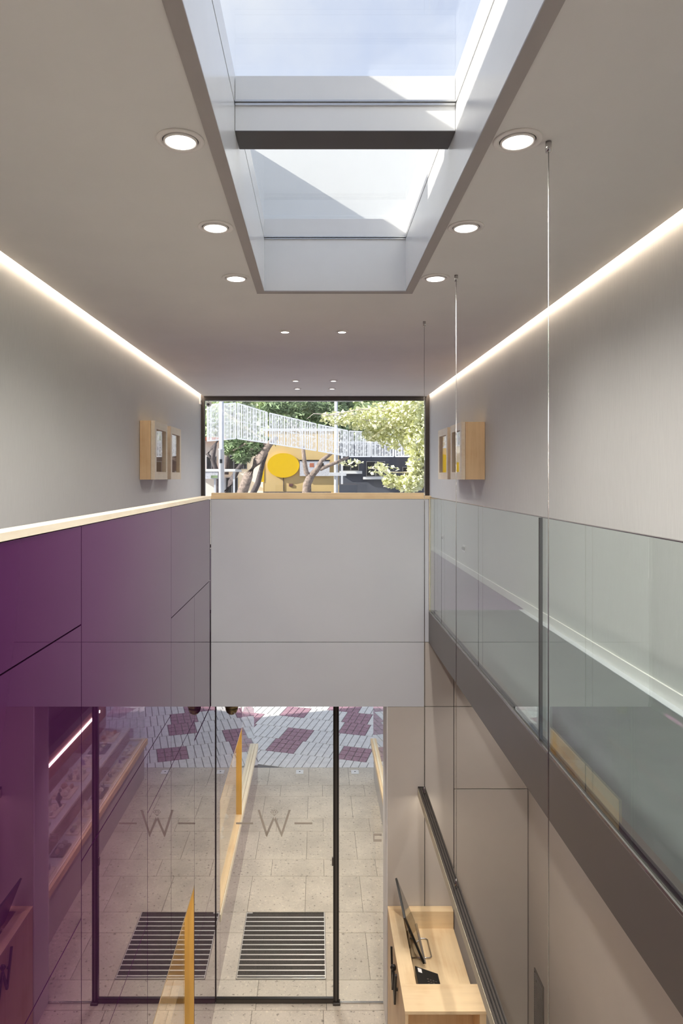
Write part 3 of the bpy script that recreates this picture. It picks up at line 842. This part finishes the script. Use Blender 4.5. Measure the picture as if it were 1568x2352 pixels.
B('rail', M['pale_y'], sr, (-1.50, -1.026, 10.56, 10.62, .560, .632))
vt = thing('corner_vitrine', 'clear glass corner vitrine on the pale sill at the left of the entrance', 'showcase', (-1.2, 9.5, 0))
B('base_panel', M['panel'], vt, (-1.50, XM - .075, 8.37, 10.55, 0, .555))
B('deck', M['white_panel'], vt, (-1.50, -1.030, 8.37, 10.55, .560, .612))
B('front_glass', M['pane'], vt, (-.996, -.988, 8.365, 10.595, .634, 1.70))
B('end_glass', M['pane'], vt, (-1.48, -1.0, 10.588, 10.596, .634, 1.70))
B('back_panel', M['white_panel'], vt, (-1.52, -1.50, 8.37, 10.60, 0, 1.70))

# ------------------------------------------------------------------ glazed showcase on the right of the passage
SF, SB_, SYA, SYB = .868, 1.56, 6.26, 10.84
sc = thing('glass_showcase', 'long glazed showcase with stepped birch decks along the right of the entrance', 'showcase', (1.2, 8.5, 0))
B('base_panel', M['panel'], sc, (SF + .05, SB_, SYA, SYB - .03, 0, .545))
B('sill', M['birch_y'], sc, (SF, SF + .030, SYA, SYB, .548, .626))
B('sill', M['pale_y'], sc, (SF + .032, SF + .072, SYA, SYB, .548, .632))
B('sill', M['pale_y'], sc, (SF + .072, SB_, SYB - .05, SYB, .548, .632))
B('lower_deck', M['white_panel'], sc, (SF + .072, 1.15, SYA, SYB - .05, .560, .600))
B('riser', M['brown_y'], sc, (1.15, 1.165, SYA, SYB - .05, .560, .80))
B('upper_deck', M['white_panel'], sc, (1.145, SB_ - .02, SYA, SYB - .05, .80, .82))
B('deck_edge', M['pale_y'], sc, (1.138, 1.145, SYA, SYB - .05, .795, .826))
B('back_panel', M['brown_y'], sc, (SB_ - .02, SB_, SYA, SYB - .02, .82, 1.60))
B('led_strip', M['led'], sc, (SB_ - .034, SB_ - .022, SYA + .2, SYB - .35, 1.17, 1.205))
B('led_strip', M['led'], sc, (1.26, 1.28, SYA + .2, SYB - .3, 1.592, 1.599))  # unseen strip added under the top board to brighten the goods
B('top_board', M['darkframe'], sc, (1.25, SB_, SYA, SYB - .02, 1.60, 1.70))
B('front_glass', M['pane'], sc, (SF + .046, SF + .054, SYA, SYB - .006, .634, 1.70))
B('end_glass', M['pane'], sc, (SF + .056, SB_ - .02, SYB - .030, SYB - .022, .634, 1.598))
B('end_post', M['white'], sc, (SB_ - .02, SB_ + .28, SYB - .04, SYB, 0, ZH - .002))
# ------------------------------------------------------------------ goods in the showcase and niches
def mesh_of(mb, mat):
    o = mb.build('tmp', mat); d = o.data
    bpy.data.objects.remove(o)
    return d
def blob(rx, ry, rz, seed, rough=.22, n=9, rings=6):
    r = random.Random(seed); m = MB(); rr = []
    for i in range(rings + 1):
        ph = math.pi * (i + .35) / (rings + .7)
        rr.append([(rx * math.sin(ph) * math.cos(2 * math.pi * j / n) * r.uniform(1 - rough, 1 + rough), ry * math.sin(ph) * math.sin(2 * math.pi * j / n) * r.uniform(1 - rough, 1 + rough), rz * (1 - math.cos(ph)) * .5 * 2 * r.uniform(1 - rough * .3, 1)) for j in range(n)])
    rr[0] = [(p[0], p[1], 0) for p in rr[0]]
    return m.rings(rr)
def crystals(seed, k=7, h=.07):
    r = random.Random(seed); m = MB()
    for i in range(k):
        a, t = r.uniform(0, 6.28), r.uniform(.0, .55)
        d = Vector((math.cos(a) * t, math.sin(a) * t, 1)).normalized()
        b = Vector((r.uniform(-.018, .018), r.uniform(-.018, .018), .004)); L = h * r.uniform(.55, 1.1); w = r.uniform(.006, .010)
        m.tube([b, b + d * L * .78, b + d * L], [w, w * .9, .001], 6)
    m.smooth = False
    return m.raw(blob(.03, .03, .012, seed, .15).v, blob(.03, .03, .012, seed, .15).f)
def card():
    m = MB(); m.rings([[(-.004, -.045, 0), (.0, -.045, 0), (.0, .045, 0), (-.004, .045, 0)], [(.036, -.035, .13), (.040, -.035, .13), (.040, .035, .13), (.036, .035, .13)]])
    return m.rings([[(.05, -.006, 0), (.054, -.006, 0), (.054, .006, 0), (.05, .006, 0)], [(.026, -.006, .085), (.030, -.006, .085), (.030, .006, .085), (.026, .006, .085)]])
def pot(): return MB().lathe((0, 0, 0), [(.020, 0), (.026, .002), (.030, .05), (.032, .055), (.027, .055), (.024, .01)], 18)
def bust(): return MB().lathe((0, 0, 0), [(.030, 0), (.034, .006), (.018, .02), (.016, .05), (.034, .075), (.036, .095), (.018, .115), (.012, .145), (.010, .15)], 18)
def tray_mb(w, d):
    m = MB(); m.cbox(-w / 2, w / 2, -d / 2, d / 2, 0, .012, .012)
    for b in ((-w / 2, w / 2, -d / 2, -d / 2 + .008), (-w / 2, w / 2, d / 2 - .008, d / 2), (-w / 2, -w / 2 + .008, -d / 2 + .008, d / 2 - .008), (w / 2 - .008, w / 2, -d / 2 + .008, d / 2 - .008)):
        m.box(b[0] * .97, b[1] * .97, b[2] * .97, b[3] * .97, .010, .018)
    return m
MG = dict(
    cream=plain('tray_cream', (0.80, 0.74, 0.62), .6), dark=plain('tray_dark', (0.12, 0.105, 0.11), .6),
    bone=plain('bone_white', (0.85, 0.80, 0.70), .5, var=.12, scale=40), rose=plain('rose_stone', (0.62, 0.44, 0.34), .5, var=.2, scale=40),
    grey=plain('grey_stone', (0.40, 0.38, 0.38), .5, var=.25, scale=40), violet=plain('violet_crystal', (0.33, 0.22, 0.42), .2, var=.2, scale=40),
    green=plain('pale_green_glass', (0.70, 0.78, 0.62), .2), white=M['white'], red=plain('red_stone', (0.55, 0.06, 0.05), .4))
KINDS = [
    ('rough_stone', lambda s: blob(.034, .040, .036, s), ('bone', 'rose', 'grey'), 'mineral lump', 'mineral'),
    ('crystal_cluster', lambda s: crystals(s), ('bone', 'violet', 'grey'), 'crystal cluster', 'crystal'),
    ('price_card', lambda s: card(), ('white', 'bone'), 'leaning display card', 'card'),
    ('jewellery_pot', lambda s: pot(), ('green', 'bone', 'white'), 'round pot', 'pot'),
    ('jewellery_bust', lambda s: bust(), ('bone', 'dark', 'white'), 'necklace bust', 'bust'),
    ('polished_egg', lambda s: blob(.024, .024, .034, s, .02, 14, 9), ('rose', 'bone', 'grey', 'red'), 'stone egg', 'stone')]
CN = dict(cream='cream', dark='dark', bone='ivory', rose='rose brown', grey='grey', violet='violet', green='pale green', white='white', red='red')
ORD = ['first', 'second', 'third', 'fourth', 'fifth', 'sixth', 'seventh', 'eighth', 'ninth', 'tenth']
gc = {}
def good(kind, colr, x, y, z, rot, scale, label, group):
    nm, fn, cols, desc, cat = KINDS[kind]
    seed = random.randint(0, 3)
    key = (kind, colr, seed)
    if key not in gc: gc[key] = mesh_of(fn(seed), MG[colr])
    o = bpy.data.objects.new(nm, gc[key])
    COL.objects.link(o)
    o.location = (x, y, z); o.rotation_euler = (0, 0, rot); o.scale = (scale,) * 3
    return tag(o, label, cat, group)
trays = {}
def tray(w, d, colr, x, y, z, label):
    if (w, d, colr) not in trays: trays[(w, d, colr)] = mesh_of(tray_mb(w, d), MG[colr])
    o = bpy.data.objects.new('display_tray', trays[(w, d, colr)])
    COL.objects.link(o)
    o.location = (x, y, z)
    return tag(o, label, 'tray', 'display trays')
rg = random.Random(11)
for deck, (xc, w, z, n) in dict(lower=(1.045, .155, .6005, 9), upper=(1.345, .25, .8205, 9)).items():
    for i in range(n):
        y = 6.70 + i * .46
        d = rg.choice((.32, .36, .28))
        colr = 'cream' if rg.random() < (.8 if deck == 'lower' else .55) else 'dark'
        tray(w, d, colr, xc, y, z, '%s tray on the %s deck of the right showcase, %s from the glass door' % (CN[colr], deck, ORD[i]))
        slots = ((-.10, 'near end'), (.0, 'middle'), (.10, 'far end'))
        for dy, wh in slots:
            for dx, wd_ in (((0, ''),) if deck == 'lower' else ((-.05, ' front'), (.06, ' back'))):
                k = rg.choice((0, 0, 1, 1, 2, 3, 4, 5)) if abs(dy) < .01 else rg.choice((0, 0, 1, 1, 3, 4, 5)); cc = rg.choice(KINDS[k][2])
                good(k, cc, xc + dx + rg.uniform(-.012, .012), y + dy * d / .32 + rg.uniform(-.01, .01), z + .0125, rg.uniform(-.5, .5), rg.uniform(.8, 1.15),
                     '%s %s, %s%s of the %s %s-deck tray in the right showcase' % (CN[cc], KINDS[k][3], wh, wd_, ORD[i], deck), 'goods in the right showcase')
for i in range(5):
    y = 6.50 + i * .40
    k = (0, 3, 1, 4, 0)[i]; cc = KINDS[k][2][0]
    good(k, cc, XM - .19, y + .1, .6545, .3, 1.2, '%s %s on the floor of the outside niche, %s from the glass door' % (CN[cc], KINDS[k][3], ORD[i]), 'goods in the outside niche')
for i in range(4):
    y = 3.95 + i * .30
    k = (4, 0, 3, 1)[i]; cc = KINDS[k][2][0]
    good(k, cc, XM - .15, y, .6205, .3, 1.2, '%s %s on the floor of the inside niche, %s from the viewer' % (CN[cc], KINDS[k][3], ORD[i]), 'goods in the inside niche')

# ------------------------------------------------------------------ street paving
MS = dict(
    cream=plain('paver_cream', (0.80, 0.785, 0.76), .7, var=.10, scale=9), plum=plain('paver_plum', (0.40, 0.24, 0.29), .7, var=.28, scale=22),
    road=plain('street_bed', (0.20, 0.19, 0.185), .9, var=.15), yellow=plain('yellow_render', (0.74, 0.54, 0.25), .8, var=.06, scale=1.5),
    charcoal=plain('charcoal_render', (0.085, 0.092, 0.115), .8, var=.08, scale=1.5), sign=plain('sign_yellow', (0.82, 0.52, 0.0), .45, var=.01),
    bark=plain('pine_bark', (0.30, 0.235, 0.20), .9, var=.45, scale=14, bmp=.5), bark2=plain('dark_bark', (0.12, 0.10, 0.10), .9, var=.4, scale=14, bmp=.4),
    pale=plain('pale_bark', (0.62, 0.56, 0.48), .8, var=.2, scale=14), pine=plain('pine_needles', (0.24, 0.33, 0.17), .7, var=.5, scale=3),
    lime=plain('lime_leaves', (0.85, 0.86, 0.55), .6, var=.15, scale=6), far=plain('far_leaves', (0.60, 0.68, 0.42), .7, var=.4, scale=2),
    pole=plain('pole_white', (0.70, 0.72, 0.76), .45), window=plain('dark_window', (0.02, 0.022, 0.026), .08),
    tile=plain('terracotta', (0.50, 0.17, 0.10), .8), lights=plain('light_string_white', (0.86, 0.86, 0.87), .5, var=.03), poster=plain('poster', (0.62, 0.62, 0.66), .6, var=.2, scale=30),
    plaque=plain('plaque_brown', (0.16, 0.08, 0.08), .5))
lm = MS['lights'].node_tree.nodes['Principled BSDF']
lm.inputs['Emission Color'].default_value = (1, 1, 1, 1)
lm.inputs['Emission Strength'].default_value = 0.4        # light chains; emission added to whiten the strings and frames
street = structure(B('street_pavement', MS['road'], None, (-40, 40, YS, 70, -.20, -.012)), 'street paving of cream strips with plum brick blocks before the entrance', 'pavement')
ang = math.radians(-16)
U, V = Vector((math.cos(ang), math.sin(ang))), Vector((-math.sin(ang), math.cos(ang)))
def uv(x, y): return x * U.x + y * U.y, x * V.x + y * V.y
def xy(a, b): return a * U.x + b * V.x, a * U.y + b * V.y
BLOCKS = [(-4.12, -3.58, 11.2, 12.35), (-3.15, -2.65, 12.3, 13.5), (-2.83, -2.3, 11.05, 11.62), (-4.55, -4.0, 12.9, 13.5), (-2.0, -1.45, 11.9, 13.0), (-5.3, -4.75, 11.9, 12.9), (-1.4, -.85, 10.9, 11.6), (-3.6, -3.05, 13.6, 14.6), (-5.6, -5.1, 13.4, 14.4), (-1.0, -.5, 12.6, 13.7), (-6.4, -5.9, 11.4, 12.4)]
SW, SL, SG = .130, .575, .012
paver_cache = {}
others = {'cream': MB(), 'plum': MB()}
npav = 0
def clip_y(poly, y):
    out = []
    for i, p in enumerate(poly):
        q = poly[(i + 1) % len(poly)]
        if p[1] >= y: out.append(p)
        if (p[1] >= y) != (q[1] >= y):
            t = (y - p[1]) / (q[1] - p[1]); out.append((p[0] + (q[0] - p[0]) * t, y))
    return out
def paver(a0, a1, b0, b1, colr):
    global npav
    ca, cb_ = (a0 + a1) / 2, (b0 + b1) / 2
    x, y = xy(ca, cb_)
    hw, hl = (a1 - a0 - SG) / 2, (b1 - b0 - SG) / 2
    corners = [xy(ca + i * hw, cb_ + j * hl) for i, j in ((-1, -1), (1, -1), (1, 1), (-1, 1))]
    if max(c[1] for c in corners) < YS + .02: return
    clipped = min(c[1] for c in corners) < YS + .006
    if clipped: corners = clip_y(corners, YS + .006)
    if len(corners) < 3: return
    near = -2.15 < x < 2.35 and y < 14.15
    if not near or npav >= 298:
        others[colr].prism(corners, 'z', -.0115, -.001 + random.uniform(-.002, 0)); return
    npav += 1
    if clipped:
        o = MB().prism(corners, 'z', -.0115, -.001).build('paver', MS[colr])
        o.parent = street
    else:
        key = (round(hw, 4), round(hl, 4), colr)
        if key not in paver_cache:
            m = MB(); m.cbox(-hw, hw, -hl, hl, -.0105, 0, .004)
            paver_cache[key] = mesh_of(m, MS[colr])
        o = bpy.data.objects.new('paver', paver_cache[key])
        COL.objects.link(o)
        o.parent = street
        o.location = (x, y, -.001 + random.uniform(-.002, 0)); o.rotation_euler = (0, 0, ang)
for j in range(17, 31):
    b0 = j * SL + .85
    for i in range(-75, 35):
        a0 = i * SW + (.05 if j % 2 else 0)
        x, y = xy(a0 + SW / 2, b0 + SL / 2)
        if not (-6 < x < 6.5 and YS - .4 < y < 17.5): continue
        hit = lambda a, b: any(k[0] <= a <= k[1] and k[2] <= b <= k[3] for k in BLOCKS)
        if hit(a0 + SW / 2, b0 + SL / 2):
            for t in range(3): paver(a0, a0 + SW, b0 + t * SL / 3, b0 + (t + 1) * SL / 3, 'plum')
        else:
            paver(a0, a0 + SW, b0, b0 + SL, 'cream')
for colr, mb in others.items():
    if mb.v:
        o = mb.build('paver_field', MS[colr], street); o['kind'] = 'stuff'

# ------------------------------------------------------------------ houses across the street
def house_window(parent, x0, x1, z0, z1, yf, sill=True):
    f = B('window', M['channel'], parent, (x0 - .03, x0, yf - .03, yf + .05, z0 - .03, z1 + .03), (x1, x1 + .03, yf - .03, yf + .05, z0 - .03, z1 + .03), (x0, x1, yf - .03, yf + .05, z1, z1 + .03), (x0, x1, yf - .03, yf + .05, z0 - .03, z0), ((x0 + x1) / 2 - .02, (x0 + x1) / 2 + .02, yf - .02, yf + .05, z0, z1))
    B('pane', MS['window'], f, (x0, x1, yf - .004, yf + .03, z0, z1))
    if sill: B('sill', M['white'], f, (x0 - .14, x1 + .14, yf - .12, yf - .031, z0 - .13, z0 - .031))
YY = 25.0
a, b = at(607, 1135, YY), at(778, 1015, YY)
yh = thing('yellow_house', 'sunlit yellow rendered house across the street', 'building', ((a.x + b.x) / 2, YY, 0))
B('wall', MS['yellow'], yh, (a.x, b.x, YY, YY + 6, 0, b.z + .4))
B('coping', M['white'], yh, (a.x - .05, b.x + .05, YY - .05, YY + 6, b.z + .4, b.z + .5))
B('shutter', MS['sign'], yh, (a.x - .12, a.x - .01, YY - .02, YY + .1, at(0, 1107, YY).z, at(0, 1062, YY).z))
B('flower_bed_wall', MS['bark2'], yh, (a.x + .0, b.x - .3, YY - .6, YY - .1, 0, at(0, 1129, YY).z))
sg = thing('oval_sign', 'large plain yellow oval sign on the yellow house', 'sign', tuple(at(650.5, 1069, YY - .1)))
c = at(650.5, 1069, YY - .1); rx, rz = 36.5 * YY / F, 28 * YY / F
MB().prism([(c.x + rx * math.cos(t * math.pi / 32), c.z + rz * math.sin(t * math.pi / 32)) for t in range(64)], 'y', YY - .12, YY - .02).build('board', MS['sign'], sg)
B('cable', MS['bark2'], sg, (c.x - .012, c.x + .012, YY - .03, YY - .005, at(0, 1128, YY).z, c.z - rz))
q = at(668, 1114, YY)
t = thing('wall_plaque', 'small dark brown plaque low on the yellow house', 'plaque', (q.x, YY, q.z))
MB().cbox(q.x - .075, q.x + .075, YY - .04, YY - .002, q.z - .05, q.z + .05, .006).build('board', MS['plaque'], t)
q = at(722, 1076, YY - .2)
t = thing('street_poster', 'grey and white poster board on the yellow house behind the forked tree', 'poster', (q.x, YY - .2, q.z))
B('board', MS['poster'], t, (q.x - .545, q.x + .56, YY - .16, YY - .10, q.z - .28, q.z + .28))
B('top_rail', MS['window'], t, (q.x - .545, q.x + .58, YY - .18, YY - .08, q.z + .28, q.z + .32))
B('print', MS['tile'], t, (q.x - .18, q.x - .02, YY - .165, YY - .16, q.z + .05, q.z + .2))
B('print', M['screen'], t, (q.x + .1, q.x + .34, YY - .165, YY - .16, q.z + .08, q.z + .2))
YG = 24.6
a, b = at(779, 1135, YG), at(1120, 1040, YG)
ch = thing('charcoal_house', 'charcoal grey rendered house with white window sills across the street', 'building', ((a.x + b.x) / 2, YG, 0))
B('wall', MS['charcoal'], ch, (a.x, b.x, YG, YG + 6, 0, b.z + .35))
B('coping', M['white'], ch, (a.x + .02, b.x + .05, YG - .05, YG + 6, b.z + .35, b.z + .42))
for x0, x1, y0, y1 in ((788, 822, 1061, 1080), (842, 882, 1061, 1093), (925, 950, 1074, 1092)):
    p, q = at(x0, y1, YG), at(x1, y0, YG)
    house_window(ch, p.x, q.x, p.z, q.z, YG - .03)
YWH = 28.0
a, b = at(430, 1135, YWH), at(604, 1012, YWH)
wh = thing('white_house', 'white house with terracotta eaves behind the lamp post', 'building', ((a.x + b.x) / 2, YWH, 0))
B('wall', M['white'], wh, (a.x, b.x, YWH, YWH + 6, 0, b.z))
B('eaves', MS['tile'], wh, (a.x - .2, at(522, 0, YWH).x, YWH - .5, YWH + 6, b.z, b.z + .12))
B('terrace_edge', MS['tile'], wh, (a.x, at(535, 0, YWH).x, YWH - .4, YWH - .02, at(0, 1082, YWH).z, at(0, 1078, YWH).z))
for x0, x1, y0, y1 in ((476, 496, 1050, 1078), (526, 548, 1048, 1079), (552, 566, 1066, 1076), (520, 545, 1098, 1132)):
    p, q = at(x0, y1, YWH), at(x1, y0, YWH)
    house_window(wh, p.x, q.x, p.z, q.z, YWH - .03, False)
# kiosk awning at the lower left of the window
YK = 18.5
p, q = at(466, 1100, YK), at(540, 1083, YK)
kk = thing('white_kiosk', 'white market stall roof with green panel beside the lamp post', 'stall', ((p.x + q.x) / 2, YK, 0))
B('roof', M['white'], kk, (p.x, q.x, YK, YK + 1.6, q.z, q.z + .07))
B('panel', MS['poster'], kk, (p.x, at(500, 0, YK).x, YK + .02, YK + .06, p.z, q.z - .01))
B('panel', MS['pine'], kk, (at(484, 0, YK).x, at(499, 0, YK).x, YK + .005, YK + .02, at(0, 1098, YK).z, at(0, 1092, YK).z))
for px in (468, 492, 536):
    x = at(px, 0, YK).x
    B('post', MS['pole'], kk, (x - .025, x + .025, YK + .1, YK + .15, 0, q.z))

# ------------------------------------------------------------------ poles
def pole(px, Y, r, z1, label, name='lamp_post'):
    x = at(px, 0, Y).x
    t = thing(name, label, 'pole', (x, Y, 0))
    MB().lathe((x, Y, 0), [(r * 1.15, 0), (r * 1.15, 3.0), (r * 1.1, at(0, 1034, Y).z), (r * 1.3, at(0, 1033, Y).z), (r * 1.3, at(0, 1031, Y).z), (r * .9, at(0, 1030, Y).z), (r * .85, z1)], 20).build('shaft', MS['pole'], t)
    return t, x
lp, x = pole(508.5, 16.5, .062, 9.0, 'tall white lamp post at the left of the street window')
B('door_plate', MS['window'], lp, (x - .03, x + .03, 16.40, 16.43, at(0, 1064, 16.5).z, at(0, 1055, 16.5).z))
lp, x = pole(771.5, 21.5, .060, 9.5, 'white street pole before the corner of the yellow house')
for py in (1087, 1091):
    z = at(0, py, 21.4).z
    B('arm', MS['pole'], lp, (at(755, 0, 21.4).x, at(795, 0, 21.4).x, 21.38, 21.42, z - .025, z + .025))
sp_x = at(785, 0, 21.2).x
B('sign_stem', MS['pole'], lp, (sp_x - .03, sp_x + .03, 21.18, 21.22, at(0, 1112, 21.2).z, at(0, 1040, 21.2).z))
# outdoor dome camera in the corner of the window
c = at(479, 929, 11.35)
oc = thing('street_camera', 'small white dome camera outside the top left window corner', 'security camera', tuple(c))
MB().lathe((c.x, 11.35, c.z), [(.02, .04), (.05, .035), (.05, .0), (.04, -.025), (.015, -.04)], 20).build('case', M['white'], oc)
MB().lathe((c.x, 11.315, c.z - .005), [(.002, -.02), (.022, -.018), (.024, .0), (.002, .01)], 16, 'y').build('lens', M['plastic'], oc)
MB().tube([(c.x, 11.35, c.z + .03), (c.x, 11.27, c.z + .07), (c.x, W + .2, c.z + .07)], .012, 8).build('bracket', M['white'], oc)

# ------------------------------------------------------------------ curtains of light strings over the street
posts = [(474, 930, 1013, 19.0), (543, 925.5, 1007, 19.4), (615.5, 948, 1017.5, 19.8), (729, 974.5, 1035.5, 20.2), (800.5, 990, 1048.5, 20.6), (852, 993, 1048.5, 20.8), (905, 993, 1048.5, 21.0), (982, 990, 1048.5, 21.2)]
rs = random.Random(5)
for i in range(len(posts) - 1):
    (x0, t0, b0, Ya), (x1, t1, b1, Yb) = posts[i], posts[i + 1]
    T0, T1, B0, B1 = at(x0, t0, Ya), at(x1, t1, Yb), at(x0, b0, Ya), at(x1, b1, Yb)
    T0, T1, B0, B1 = T0.lerp(T1, .03), T1.lerp(T0, .03), B0.lerp(B1, .03), B1.lerp(B0, .03)
    cu = thing('light_curtain', 'white curtain of light strings over the street, %s panel from the left' % ORD[i], 'light curtain', tuple((B0 + B1) / 2), 'light curtains over the street')
    B_ = MB(); B_.bar(T0, T1, .03, .03); B_.bar(B0, B1, .035, .035); B_.bar(T0, B0, .03, .03, (0, 1, 0)); B_.bar(T1, B1, .03, .03, (0, 1, 0))
    m_ = (T0 + B0) / 2, (T1 + B1) / 2
    B_.bar(m_[0], m_[1], .014, .014)
    B_.build('frame', MS['lights'], cu)
    S = MB()
    n = int((T1 - T0).length / .036)
    for k in range(1, n):
        f = (k + rs.uniform(-.25, .25)) / n
        t_, b_ = T0.lerp(T1, f), B0.lerp(B1, f)
        w = rs.choice((.013, .017, .022, .026))
        S.box(t_.x - w / 2, t_.x + w / 2, t_.y - .006, t_.y + .006, b_.z, t_.z)
        for h in range(int((t_.z - b_.z) / .14)):
            z = b_.z + (h + rs.random()) * .14
            S.box(t_.x - .013, t_.x + .013, t_.y - .012, t_.y + .012, z, min(z + .05, t_.z))
    tag(S.build('light_string', MS['lights'], cu), kind='stuff')

# ------------------------------------------------------------------ trees
def leaves(mb, centre, rad, n, size, r, narrow=1.0):
    for _ in range(n):
        while True:
            p = Vector((r.uniform(-1, 1), r.uniform(-1, 1), r.uniform(-1, 1)))
            if p.length <= 1: break
        p = Vector((centre[0] + p.x * rad[0], centre[1] + p.y * rad[1], centre[2] + p.z * rad[2]))
        a = Vector((r.gauss(0, 1), r.gauss(0, 1), r.gauss(0, .7))).normalized()
        b = a.cross(Vector((r.gauss(0, 1), r.gauss(0, 1), r.gauss(0, 1)))).normalized()
        s = size * r.uniform(.6, 1.2)
        mb.raw([p - a * s, p + b * s * .45 * narrow, p + a * s, p - b * s * .45 * narrow], [(0, 1, 2, 3)])
def tree(label, Y, trunk, blobs, bark, leafmat, size, n, seed, narrow=1.0, name='street_tree', group='trees along the street'):
    r = random.Random(seed)
    base = at(trunk[0][0][0][0], 1133, Y)
    t = thing(name, label, 'tree', (base.x, Y, 0), group)
    for k, (pts, rad) in enumerate(trunk):
        P3 = [at(px, py, Y + (dy[0] if dy else 0)) for px, py, *dy in pts]
        if k == 0:
            P3 = [Vector((P3[0].x - .15, P3[0].y, -.02))] + P3; rad = [rad[0] * 1.25] + list(rad)
        MB().tube(P3, [q * Y / F for q in rad], 10).build('trunk' if k == 0 else 'branch', bark, t)
    if blobs:
        mb = MB()
        for (px, py, rx, ry, dy, w) in blobs:
            c = at(px, py, Y + dy)
            leaves(mb, c, (rx * Y / F, rx * Y / F * .8, ry * Y / F), int(n * w), size, r, narrow)
        tag(mb.build('foliage', leafmat, t), kind='stuff')
    return t
tree('leaning pine with thick pinkish trunk left of the yellow house', 21.0,
     [([(555, 1135), (570, 1092), (590, 1060), (612, 1030), (622, 1016), (634, 1006, .3)], [13, 11, 10, 8.5, 7, 5]), ([(606, 1036), (590, 1028), (566, 1037)], [5, 3.5, 2]), ([(612, 1030), (604, 1012), (570, 1016), (535, 1035)], [5, 4, 3, 1.5])],
     [(545, 1022, 36, 20, .3, 1.0), (580, 1026, 34, 22, .2, 1.0), (556, 1050, 22, 14, 0, .6), (525, 1030, 18, 16, .4, .4), (610, 1014, 25, 9, .5, .5)], MS['bark'], MS['pine'], .11, 900, 3, .5)
tree('forked pine with bare grey limbs before the poster', 20.5,
     [([(704, 1135), (705, 1112), (714, 1092)], [11.5, 10, 9.5]), ([(711, 1095), (703, 1085), (699, 1060), (695, 1025)], [6.5, 6, 5, 4.5]), ([(714, 1094), (728, 1078), (738, 1058), (762, 1040)], [8, 7, 5, 4]), ([(734, 1078), (752, 1070), (772, 1062), (800, 1050)], [5, 4.5, 4, 3])],
     [(640, 938, 50, 16, 3, .9), (700, 932, 60, 18, 3, 1.0), (760, 945, 50, 22, 3, .9), (800, 960, 40, 16, 3, .5)], MS['bark'], MS['pine'], .13, 900, 4, .5)
tree('dark leaning tree beside the white house', 23.0,
     [([(515, 1135), (530, 1108), (545, 1080), (560, 1060)], [9, 7.5, 6, 4])], [], MS['bark2'], MS['pine'], .1, 10, 5)
tree('dark curved trunk at the left edge of the yellow house', 22.0,
     [([(580, 1135), (592, 1110), (598, 1085), (604, 1062), (612, 1040)], [8, 7, 6, 5, 4])], [], MS['bark2'], MS['pine'], .1, 10, 6)
tree('dark crooked tree left of the lamp post', 23.5,
     [([(500, 1135), (498, 1085), (488, 1055), (494, 1020)], [6, 6, 5.5, 4]), ([(488, 1056), (476, 1043), (486, 1030), (500, 1012)], [4, 4, 3, 2]), ([(520, 1090), (522, 1050), (528, 1030)], [5, 4.5, 3])],
     [(500, 960, 30, 26, 2, 1.0), (530, 985, 24, 24, 2, .7)], MS['bark2'], MS['far'], .13, 700, 7, .8)
tree('pale leafy tree with yellow green leaves at the right of the window', 15.5,
     [([(990, 1150), (985, 1080), (975, 1010), (965, 960)], [7, 6, 5, 4]), ([(975, 1010), (930, 990), (880, 975), (820, 960)], [3, 2.4, 1.8, 1]), ([(965, 965), (900, 945), (830, 940), (740, 955)], [3, 2.2, 1.6, .8]), ([(982, 1070), (950, 1085), (905, 1085), (850, 1075)], [2.5, 2, 1.5, .8]), ([(985, 1090), (950, 1110), (905, 1110), (880, 1118)], [2.5, 2, 1.4, .8]), ([(830, 950), (790, 955), (720, 950), (705, 962)], [1.4, 1.1, .9, .5])],
     [(940, 950, 60, 50, 0, 1.7), (880, 965, 64, 42, .2, 1.1), (965, 1010, 40, 60, -.2, 1.3), (910, 1005, 48, 32, .3, .6), (825, 962, 50, 26, .2, .5), (770, 960, 40, 18, .3, .2), (860, 1000, 30, 14, .3, .35), (960, 1070, 26, 34, 0, .8), (940, 1110, 36, 22, 0, .8), (900, 1105, 22, 16, .1, .35), (880, 1078, 36, 16, .1, .12), (810, 1063, 30, 10, .2, .04)], MS['pale'], MS['lime'], .058, 800, 8, 1.5, 'leafy_tree')
for i, (px, py, rx, ry, Yt, nm) in enumerate(((520, 960, 66, 60, 36, 'leftmost'), (630, 930, 66, 50, 41, 'second from the left'), (745, 935, 66, 60, 36.5, 'middle'), (850, 960, 66, 70, 42, 'second from the right'), (965, 975, 76, 80, 36, 'rightmost'))):
    tree('large green tree far behind the houses, %s of the row' % nm, Yt, [([(px, 1130), (px, py)], [10, 6])], [(px, py, rx, ry, 0, 1.0), (px + 10, py + 40, rx * .9, ry, 0, .8)], MS['bark2'], MS['far'] if i != 2 else MS['pine'], .26, 2600, 20 + i, 1.3, 'background_tree', 'trees behind the houses')
